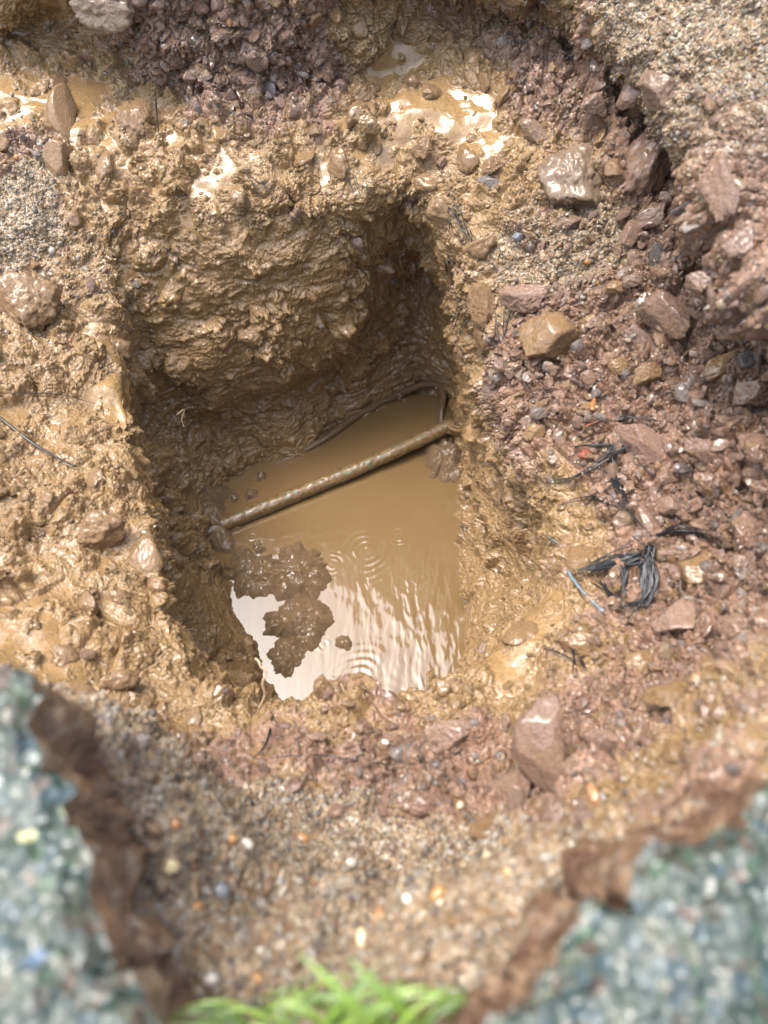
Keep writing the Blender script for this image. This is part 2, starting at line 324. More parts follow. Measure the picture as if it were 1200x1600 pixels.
# ---- zones of the surface: (u, v, slurry, rubble, sand, pool, amplitude)
Z = [  # hole walls
 (300,450,.9,.0,.0,.3,.6),(450,420,.9,.1,.0,.25,.75),(560,400,.9,.1,.0,.15,.85),(350,520,.9,.05,.0,.3,.65),(250,400,.95,0,0,.4,.5),(450,600,1,0,0,.1,.65),(380,640,1,0,0,.25,.5),(560,560,1,0,0,.1,.6),(640,500,1,0,0,.1,.6),
 (690,500,.9,0,0,.3,.6),(260,600,.9,0,0,.2,.9),(240,720,.9,.1,0,.1,1.0),(290,850,.8,.1,0,0,1.0),(310,1000,.9,.1,0,.05,.8),(400,1060,1,0,0,.3,.5),(360,950,1,0,0,.4,.5),
 (750,700,.9,.05,0,.2,.8),(760,820,.9,.1,0,.1,.9),(800,900,.9,.05,0,.0,.8),(740,960,1,0,0,.3,.5),(850,860,.9,.0,0,.3,.7),(820,780,.9,.1,0,.1,.9),
 (240,400,.9,.1,0,.5,1.0),(700,370,.95,.0,0,.1,.6),(730,440,.9,.0,.2,.2,.7),
 # near rim
 (520,1120,.5,.45,.1,.25,1.0),(680,1080,.7,.3,.0,.2,.8),(780,1030,1,0,0,.6,.6),(860,960,.9,.1,0,.5,.6),(620,1120,.6,.4,.1,.3,.8),(420,1120,.8,.2,0,.1,1.0),(340,1120,.8,.2,.0,.2,.9),
 (600,1210,.1,.9,.1,.0,1.1),(700,1180,.2,.9,.0,.1,1.2),(480,1200,.3,.7,.1,.1,1.2),(380,1190,.3,.7,.0,.7,.4),(700,1260,.1,.8,.2,.0,1.1),(850,1250,.2,.8,.0,.2,1.0),(950,1180,.3,.8,0,.1,1.2),(1060,1130,.4,.5,.1,.3,1.0),
 (560,1290,.1,.4,.9,.0,.8),(450,1280,.0,.1,1.1,.0,.9),(300,1280,.0,.0,1.2,.0,1.0),(300,1400,.0,.0,1.2,.0,1.1),(450,1420,.0,.0,1.2,0,1.1),(620,1420,.0,.1,1.1,0,1.0),(700,1320,.1,.2,.9,0,.9),(230,1190,.2,.3,.8,0,1.0),
 (820,1360,.4,.15,.6,0,1.1),(960,1280,.5,.3,.4,0,1.1),(1100,1200,.5,.3,.4,0,1.0),(1180,1120,.5,.3,.4,0,1.0),(700,1440,.4,.1,.7,0,1.1),
 # left shelf
 (60,550,.8,.2,.2,.35,1.1),(150,560,.8,.2,.0,.5,1.0),(40,700,.9,.1,.1,.45,.9),(120,680,.9,.1,0,.35,1.0),(190,600,.9,.0,0,.7,.7),(60,820,1,0,0,.3,.9),(40,880,1,0,0,.3,.9),(150,950,.9,.05,0,.4,1.0),(30,980,1,0,0,.75,.7),(60,1040,.9,.1,0,.7,.6),
 (200,1010,.9,.05,0,.2,.9),(230,900,.8,.1,0,.3,1.0),(160,780,.9,.1,0,.2,1.0),(210,720,.9,0,0,.4,1.0),(240,1090,.7,.3,0,.5,.8),
 (30,350,.2,.1,.9,.0,1.0),(60,300,.1,.2,.9,.0,1.0),(100,420,.5,.2,.4,.1,1.1),(30,250,.2,.7,.4,0,1.1),(120,300,.7,.1,.2,.2,1.0),(20,170,.9,.0,.1,.7,.8),(100,150,.9,.0,.0,.7,.8),(20,50,.8,.1,.1,.4,1.2),(100,60,.8,.15,0,.45,1.2),
 # far shelf
 (220,290,.9,.1,.0,.4,1.1),(320,250,.9,.1,0,.6,1.1),(430,260,.9,.15,0,.4,1.1),(520,280,.9,.1,0,.5,1.1),(600,200,1,0,0,.8,1.0),(680,190,1,0,0,.9,.8),(740,160,1,0,0,.9,.8),(620,100,.9,.0,0,.6,1.0),(760,230,.9,.1,0,.7,.9),(800,290,.8,.2,.0,.6,.9),(660,270,.9,.1,0,.35,.9),(640,290,.9,.1,0,.1,.8),
 (240,180,.9,.1,0,.6,.9),(170,210,.9,.1,0,.7,.9),
 # dug wall at the back
 (250,80,.1,.9,.1,0,1.2),(350,80,.0,.9,.1,0,1.2),(450,90,.1,.9,.0,0,1.2),(330,160,.2,.8,.1,.1,1.1),(400,190,.4,.6,.1,.2,1.0),(480,130,.3,.8,0,.0,1.2),(380,20,.3,.6,.2,0,1.1),(520,30,.6,.3,0,.1,1.1),(600,30,.7,.2,0,.3,1.1),(700,40,.7,.3,0,.2,1.1),(780,90,.5,.5,0,.1,1.1),
 (830,150,.2,.9,0,0,1.3),(950,170,.1,1,0,0,1.4),(1040,260,.0,1,0,0,1.5),(1100,380,.0,1,0,0,1.4),(1170,450,.0,1,0,0,1.3),(900,60,.2,.3,.7,0,1.1),(870,120,.3,.6,.3,0,1.1),(1000,60,.2,.3,.7,0,1.2),(1100,130,.1,.1,1.0,0,1.2),(1180,100,.0,.0,1.1,0,1.2),(1150,230,.1,.5,.5,0,1.3),(1190,330,.2,.6,.2,0,1.3),(1060,40,.2,.2,.7,0,1.2),(850,10,.5,.3,.3,0,1.1),
 # right slope
 (830,340,.4,.3,.5,.0,1.1),(880,280,.4,.4,.4,0,1.2),(870,400,.1,.4,.8,0,1.1),(780,400,.5,.1,.6,0,1.0),(920,380,.0,.5,.8,0,1.2),(900,480,.0,.9,.3,0,1.3),(1000,480,.1,1,0,0,1.3),(980,590,.1,1,0,.0,1.2),(1100,540,.1,1,0,0,1.3),
 (1060,660,.2,1,0,.1,1.3),(1160,700,.1,1,0,0,1.2),(880,620,.1,1,.0,0,1.1),(860,560,.2,.9,.1,0,1.1),(830,640,.5,.6,0,.2,1.0),(1000,760,.2,1,0,.1,1.2),(950,740,.3,.8,0,.6,.8),(1100,800,.1,1,0,0,1.2),(1150,900,.1,1,0,.1,1.2),(1000,860,.4,.7,0,.3,1.0),
 (930,870,.8,.3,0,.3,.8),(1050,900,.2,.9,0,.2,1.1),(1100,1000,.3,.8,0,.1,1.2),(980,1000,.5,.6,0,.2,1.1),(1000,1080,.4,.7,0,.2,1.1),(880,1040,.6,.5,0,.3,1.0),(890,790,.8,.1,0,.3,.7),
 (1190,800,.1,1,0,0,1.2),(1190,1000,.3,.7,.1,0,1.1),
]
cs_i = max(1, int(8 * QUAL))
def zone_fields():
    Gc = B[::cs_i, ::cs_i]; pts, val = [], []
    for q in Z:
        i = lookup(T0, q[0], q[1])
        if i is None: continue
        pts.append(B.reshape(-1, 3)[i]); val.append(q[2:])
    # hidden parts: pit bottom, near wall, and everything beyond the frame
    for p, vv in [((-.07,.6,-.45),(1,0,0,.6,.4)),((0,.25,-.2),(1,.1,0,.2,.7)),((-.05,.26,-.33),(1,0,0,.3,.6)),((.4,-.1,.3),(.1,.2,1,0,1)),((-.5,0,.3),(.1,.2,1,0,1)),((-1,.6,.3),(.1,.2,1,0,1)),((0,1.7,.7),(.1,.8,.3,0,1)),((.9,1.1,.8),(.1,.8,.3,0,1)),((.9,.3,.4),(.1,.4,.8,0,1))]:
        pts.append(p); val.append(vv)
    pts = np.array(pts); val = np.array(val); X = Gc.reshape(-1, 3)
    num = np.zeros((len(X), val.shape[1])); den = np.zeros(len(X))
    for p, vv in zip(pts, val):
        d2 = ((X - p) ** 2).sum(1); wgt = 1.0 / (d2 * d2 + 0.018 ** 4)
        num += wgt[:, None] * vv; den += wgt
    F = (num / den[:, None]).reshape(Gc.shape[0], Gc.shape[1], -1)
    # bilinear back to full size
    ri = np.arange(NR) / cs_i; r0 = np.minimum(ri.astype(int), Gc.shape[0] - 1); r1 = np.minimum(r0 + 1, Gc.shape[0] - 1); fr = (ri - r0)[:, None, None]
    ci = np.arange(NA) / cs_i; c0 = np.minimum(ci.astype(int), Gc.shape[1] - 1); c1 = (c0 + 1) % Gc.shape[1]; fc = (ci - c0)[None, :, None]
    A = F[r0] * (1 - fr) + F[r1] * fr
    return (A[:, c0] * (1 - fc) + A[:, c1] * fc).astype(np.float32)
ZF = zone_fields().reshape(-1, 5)
slur, rub, sand, pool, amp = ZF.T
X = B.reshape(-1, 3).astype(np.float32); NV = Nn.reshape(-1, 3).astype(np.float32)
far = np.clip((np.hypot(X[:, 0], X[:, 1] - .6) - 2.2) / 2.0, 0, 1)
# warp so that nothing lines up with the grid
wv = np.stack([fbm(X, 9, 3, s) for s in (1, 2, 3)], 1)
X2 = X + wv * 0.022
wv2 = np.stack([fbm(X, 45, 2, s) for s in (4, 5, 6)], 1)
X3 = X2 + wv2 * 0.0014
k_row = np.repeat(ROWK, NA)
L = fbm(X2, 7, 3, 20) * 0.030
Mn = fbm(X3, 24, 3, 30, 0.42) * 0.014
mask = sstep(-0.10, 0.22, fbm(X, 13, 3, 77)); mask2 = sstep(-0.15, 0.2, fbm(X, 30, 2, 99))
# slurry-coated lumps
def dome(F, k=1.35): return np.clip(1 - (F * k) ** 2, 0, 1) ** 1.4
F1, F2, ia, ib, tl = worley(X3, 42, 3)
F1b, F2b, iab, ibb, tlb = worley(X3 + 3.1, 100, 5)
F1c, F2c, iac, ibc, tlc = worley(X3 + 7.7, 240, 9)
F1d, F2d, iad, ibd, tld = worley(X2 + 1.3, 24, 13)
lump = dome(F1) * (0.15 + ia); lumpb = dome(F1b) * np.clip(iab * 1.6 - .3, 0, 1.3); lumpc = dome(F1c) * np.clip(iac * 1.6 - .3, 0, 1.3)
crack = 1 - np.clip((F2d - F1d) * 3.5, 0, 1)
h_sl = dome(F1d, 1.15) * (ibd > .3) * (.3 + iad) * .016 * (.35 + mask) - crack ** 2 * .007 * mask + lump * 0.013 * mask2 + lumpb * 0.0060 * (0.15 + mask) + lumpc * 0.0028 * (.25 + mask2) 
def frag(F1, F2, ia, tl, k, a):
    d = np.clip((F2 - F1) * k, 0, 1); e = 1 - (1 - d) ** 2.2
    return a * (e * (0.45 + 0.75 * ia) + tl * 0.8 * e)
h_rb = frag(F1d, F2d, iad, tld, 3.0, 0.021) * (.4 + .6 * mask2) + frag(F1, F2, ib, tl, 3.2, 0.0125) + frag(F1b, F2b, ibb, tlb, 3.2, 0.0058) + frag(F1c, F2c, ibc, tlc, 3, 0.0017)
h_sd = lump * 0.008 + lumpb * 0.005 * (.4 + mask) + lumpc * 0.0030 + dome(F1d) * iad * 0.008
tot = np.maximum(slur, 0) + np.maximum(rub, 0) + np.maximum(sand, 0) + 1e-3
mt = fbm(X3, 35, 3, 51) * 1.1; wetlike = sstep(.5, 1.0, pool)
ws = np.clip(slur / tot + mt * 0.25, 0, 1); wr = np.clip(rub / tot - mt * 0.25, 0, 1); wd = np.clip(sand / tot, 0, 1)
sm_ = ws + wr + wd + 1e-3; ws, wr, wd = ws / sm_, wr / sm_, wd / sm_
h = L * np.clip(amp, 0, 1.1) + Mn * amp * (1 - .42 * ws) + (ws * h_sl + wr * h_rb + wd * h_sd) * amp * 1.0
wallness = 1 - sstep(0.25, 0.8, np.abs(NV[:, 2]))
XA = X3 * np.array([1.0, 1.0, 2.6], np.float32)
h += wallness * ws * (np.abs(fbm(XA, 30, 3, 65, .4)) * -0.0045 + fbm(XA, 90, 2, 66, .4) * 0.0016)
XS = X3 * np.array([1.0, 1.0, 5.0], np.float32); h += wallness * (k_row < 3.8) * (k_row > 2.1) * fbm(XS, 16, 3, 67) * 0.007
h += fbm(X3, 300, 2, 61) * (0.0004 + 0.0008 * wr + .0005 * wd) + fbm(X3, 130, 2, 62) * (0.0007 + .0010 * wr) * (1 - wetlike)
# liquid mud fills the hollows
lvl = L * np.clip(amp, 0, 1.1) + (pool - 0.62) * 0.022 + fbm(X, 22, 2, 71) * 0.004 + fbm(X3, 70, 2, 72) * 0.0012 + 0.004
flat = np.clip(sstep(0.25, 0.75, NV[:, 2]) + 0.35, 0, 1)
hp = smax(h, lvl, 0.0012)
wetm = sstep(-0.0004, 0.0012, hp - h) * sstep(0.02, 0.2, pool)
h = np.where(pool > 0.02, hp * 1.0, h)
h = h * (1 - 0.65 * (k_row > 10) * np.clip((k_row - 10), 0, 1)) + far * 0
h *= np.clip((k_row - 0.3) / 1.0, 0.15, 1)
pin = np.exp(-((k_row - 2.0) / 0.25) ** 2)             # keep the shoreline where it is
h -= pin * 0.006
G = (X + NV * h[:, None]).reshape(NR, NA, 3)
# faces
ii = np.arange(NR - 1)[:, None] * NA; jj = np.arange(NA)[None, :]; jn = (jj + 1) % NA
Fq = np.stack([ii + jj, ii + jn, ii + NA + jn, ii + NA + jj], -1).reshape(-1, 4)
nz = normals(G)[NR - 5, 10, 2]
cellid = np.where(wr > .3, np.where(mask2 > .5, iad * .4 + ib * .6, ib), ia)
cellid = cellid * 0.7 + 0.3 * ibb
red = np.clip(wr * 1.15 + 0.05 - wetm * 0.8 + .28 * sstep(0.05, .35, fbm(X, 17, 4, 91)) * (k_row > 5), 0, 1)
gm = mesh_np("ground", G.reshape(-1, 3), Fq[:, ::-1], M['ground'], True,
             {"red": red, "sand": np.clip(wd * 1.1 - wetm * 0.6, 0, 1), "wet": wetm, "cell": cellid})
gro = link(bpy.data.objects.new("ground", gm)); tag(gro, kind="structure")
GN = normals(G).reshape(-1, 3)
if GN[(NR - 5) * NA + 10, 2] < 0: GN = -GN
GV = G.reshape(-1, 3)
T1 = visible_index(G)
def at(u, v):
    i = lookup(T1, u, v); 
    return Vector(GV[i]), Vector(GN[i])
#OBJECTS
# ------------------------------------------------------------------ materials of the loose things
def stone_mat(name, stops, coat=(0.5, 0.75), coatc=TAN, rough=0.22, attr=None):
    n = NT(name); r = n.attr(attr) if attr else n.rnd(); v = n.obj if not attr else n.pos
    base = n.ramp(r, stops, 'LINEAR' if not attr else 'CONSTANT')
    f1 = n.noise(60, 4, 0.6); f2 = n.noise(260, 4, 0.65); f3 = n.noise(900, 2, 0.6)
    base = n.mix(n.ramp(f2, [(0.3, 0.0), (0.7, 1.0)]), n.mix(0.35, base, (0.09, 0.055, 0.04)), n.mix(0.25, base, (0.42, 0.32, 0.26)))
    k = n.attr("coat") if attr else 0.0
    cm = n.ramp(n.math('ADD', n.math('MULTIPLY', f1, 0.6), n.math('ADD', n.math('MULTIPLY', f2, 0.4), n.math('MULTIPLY', k, 0.5))), [(coat[0], 0.0), (coat[1], 1.0)])
    c = n.mix(cm, base, n.mix(f2, tuple(x * 0.8 for x in coatc), coatc))
    n.inp('Base Color', n.mix(1.0, c, (0.84, 0.84, 0.84), 'MULTIPLY')); n.inp('Roughness', n.math('ADD', n.math('MULTIPLY', f2, 0.35), rough - 0.1))
    n.inp('Coat Weight', 0.5); n.inp('Coat Roughness', 0.07); n.inp('Coat IOR', 1.6)
    n.bump(n.math('ADD', f2, n.math('MULTIPLY', f3, 0.8)), 0.0042, 1.0); return n.m
def plain_mat(name, c1, c2, rough, scale=150, bump=0.001, coat=0.3, spec_rough=0.15):
    n = NT(name); f = n.noise(scale, 4, 0.6); n.inp('Base Color', n.mix(n.ramp(f, [(0.35, 0.0), (0.65, 1.0)]), c1, c2)); n.inp('Roughness', rough)
    n.inp('Coat Weight', coat); n.inp('Coat Roughness', spec_rough)
    if bump: n.bump(f, bump)
    return n.m
M['clay'] = stone_mat("red_brown_stone", [(0, (0.24, 0.135, 0.085)), (0.4, (0.34, 0.20, 0.13)), (0.7, (0.40, 0.245, 0.165)), (1, (0.30, 0.19, 0.13))], (0.54, 0.64))
M['pink'] = stone_mat("pinkish_stone", [(0, (0.42, 0.25, 0.18)), (1, (0.47, 0.30, 0.22))], (0.54, 0.66))
M['tan'] = stone_mat("mud_coated_stone", [(0, (0.28, 0.16, 0.075)), (1, (0.33, 0.20, 0.10))], (0.30, 0.42), (0.37, 0.225, 0.105))
M['grey'] = stone_mat("grey_stone", [(0, (0.17, 0.15, 0.13)), (1, (0.25, 0.21, 0.175))], (0.56, 0.68))
M['dark'] = stone_mat("dark_slate", [(0, (0.075, 0.075, 0.08)), (1, (0.12, 0.11, 0.11))], (0.60, 0.72))
M['sandy'] = stone_mat("sandy_clod", [(0, (0.32, 0.21, 0.13)), (1, (0.38, 0.27, 0.17))], (0.48, 0.62), (0.30, 0.20, 0.11), 0.4)
M['brick'] = stone_mat("brick_red", [(0, (0.50, 0.10, 0.045)), (1, (0.55, 0.13, 0.05))], (0.66, 0.78))
M['gravel'] = stone_mat("gravel_mix", [(0, (0.24, 0.135, 0.085)), (0.2, (0.34, 0.20, 0.13)), (0.42, (0.41, 0.255, 0.17)), (0.6, (0.31, 0.20, 0.145)), (0.74, (0.19, 0.16, 0.145)), (0.83, (0.38, 0.23, 0.12)), (0.93, (0.44, 0.38, 0.33))], (0.68, 0.84), attr="cell")
M['grit'] = stone_mat("grit_mix", [(0, (0.44, 0.32, 0.18)), (0.25, (0.56, 0.45, 0.29)), (0.42, (0.36, 0.24, 0.13)), (0.56, (0.62, 0.56, 0.46)), (0.68, (0.42, 0.24, 0.11)), (0.75, (0.14, 0.12, 0.11)), (0.84, (0.36, 0.32, 0.26)), (0.92, (0.62, 0.57, 0.47)), (0.975, (0.46, 0.20, 0.05))], (0.70, 0.9), attr="cell", rough=0.35)
for nm, a, b in (('orange', (0.27, 0.12, 0.045), (0.36, 0.18, 0.07)), ('white', (0.46, 0.42, 0.35), (0.6, 0.56, 0.48)), ('cream', (0.46, 0.37, 0.20), (0.55, 0.46, 0.28)), ('slategrey', (0.13, 0.14, 0.15), (0.2, 0.21, 0.22)), ('amber', (0.32, 0.16, 0.05), (0.38, 0.2, 0.07))):
    M[nm] = plain_mat(nm + "_pebble", a, b, 0.25, 200, 0.0005)

# ------------------------------------------------------------------ rocks
def ico(sub):
    import bmesh
    bm = bmesh.new(); bmesh.ops.create_icosphere(bm, subdivisions=sub, radius=1.0); bm.verts.ensure_lookup_table()
    V = np.array([v.co[:] for v in bm.verts]); F = np.array([[v.index for v in f.verts] for f in bm.faces]); bm.free(); return V, F
ICO = {s: ico(s) for s in (1, 2, 3, 4, 5, 6)}
def rock(sub, seed, npl=11, soft=0.022, rough=0.075, round_=0.0, lay=0.0):
    """an angular stone: a sphere cut back to random planes, edges eased, skin roughened"""
    r = np.random.default_rng(seed); V, F = ICO[sub]; N = r.normal(size=(npl, 3)); N /= np.linalg.norm(N, axis=1)[:, None]; D = r.uniform(0.55, 0.95, npl)
    q = V @ N.T; s = np.where(q > 1e-3, D / np.maximum(q, 1e-3), 9.0); s = np.minimum(s, 1.25)
    m = -np.log(np.exp(-s / soft).sum(1)) * soft if soft > 0 else s.min(1)
    m = np.clip(m, 0.3, 1.2); m = m * (1 - round_) + round_ * 0.9
    P = V * m[:, None]
    if rough > 0:
        Q = (P + seed * 1.37).astype(np.float32)
        d = _fbm(Q, 1.6, 3, seed) * 2.0 * rough + _fbm(Q, 5.0, 3, seed + 5) * rough + (_fbm(Q, 16.0, 3, seed + 9) * rough * 0.5 if sub >= 4 else 0)
        if lay: d = d + lay * np.abs((P[:, 2] * 5 + _fbm(Q, 2.0, 2, 3)) % 1 - .5) * 0.4
        if sub >= 5:
            f1, f2, a_, b_, t_ = _worley(Q, 4.5, seed); d = d + np.clip(1 - (f1 * 1.4) ** 2, 0, 1) * 0.09 * (a_ > .45) * (rough > .05)
        P = P * (1 + d[:, None])
    P /= np.abs(P).max(0)
    return P, F
def frame_from(n, ang):
    n = np.array(n, float); n /= np.linalg.norm(n); a = np.cross(n, [0.13, 0.97, 0.2]); a /= np.linalg.norm(a); b = np.cross(n, a)
    return np.stack([math.cos(ang) * a + math.sin(ang) * b, -math.sin(ang) * a + math.cos(ang) * b, n], 1)
CAMP = np.array([0, 0, H_CAM]); R_CAM = np.array([[1, 0, 0], [0, ct, -st], [0, st, ct]])
def placed_stone(name, u, v, wpx, hpx, rot, mat, label, cat, seed, depth=0.6, sink=0.22, sub=5, group=None, **kw):
    """a stone of the width and height it shows at (u, v), lying in the ground there"""
    p, n = at(u, v); p = np.array(p); d = float(np.dot(p - CAMP, -R_CAM[:, 2])); s = d / F_PX
    hw, hh = wpx * s / 2, hpx * s / 2; dp = depth * min(hw, hh) if depth < 3 else depth
    dp = max(dp, 0.5 * min(hw, hh))
    P, F = rock(sub, seed, **kw)
    # local axes: x and y across the line of sight (turned by rot), z towards the viewer; then leaned towards the slope
    view = CAMP - p; view /= np.linalg.norm(view); nn = view * 0.6 + np.array(n) * 0.4; nn /= np.linalg.norm(nn)
    x = R_CAM[:, 0] - nn * np.dot(R_CAM[:, 0], nn); x /= np.linalg.norm(x); y = np.cross(nn, x)
    c, s_ = math.cos(R(rot)), math.sin(R(rot)); A = np.stack([c * x + s_ * y, -s_ * x + c * y, nn], 1)
    V = (P * [hw, hh, dp]) @ A.T
    me = mesh_np(name, V, F, M[mat], True); o = link(bpy.data.objects.new(name, me)); o.location = Vector(p + nn * dp * (1 - 2 * sink))
    tag(o, label, cat, group); return o

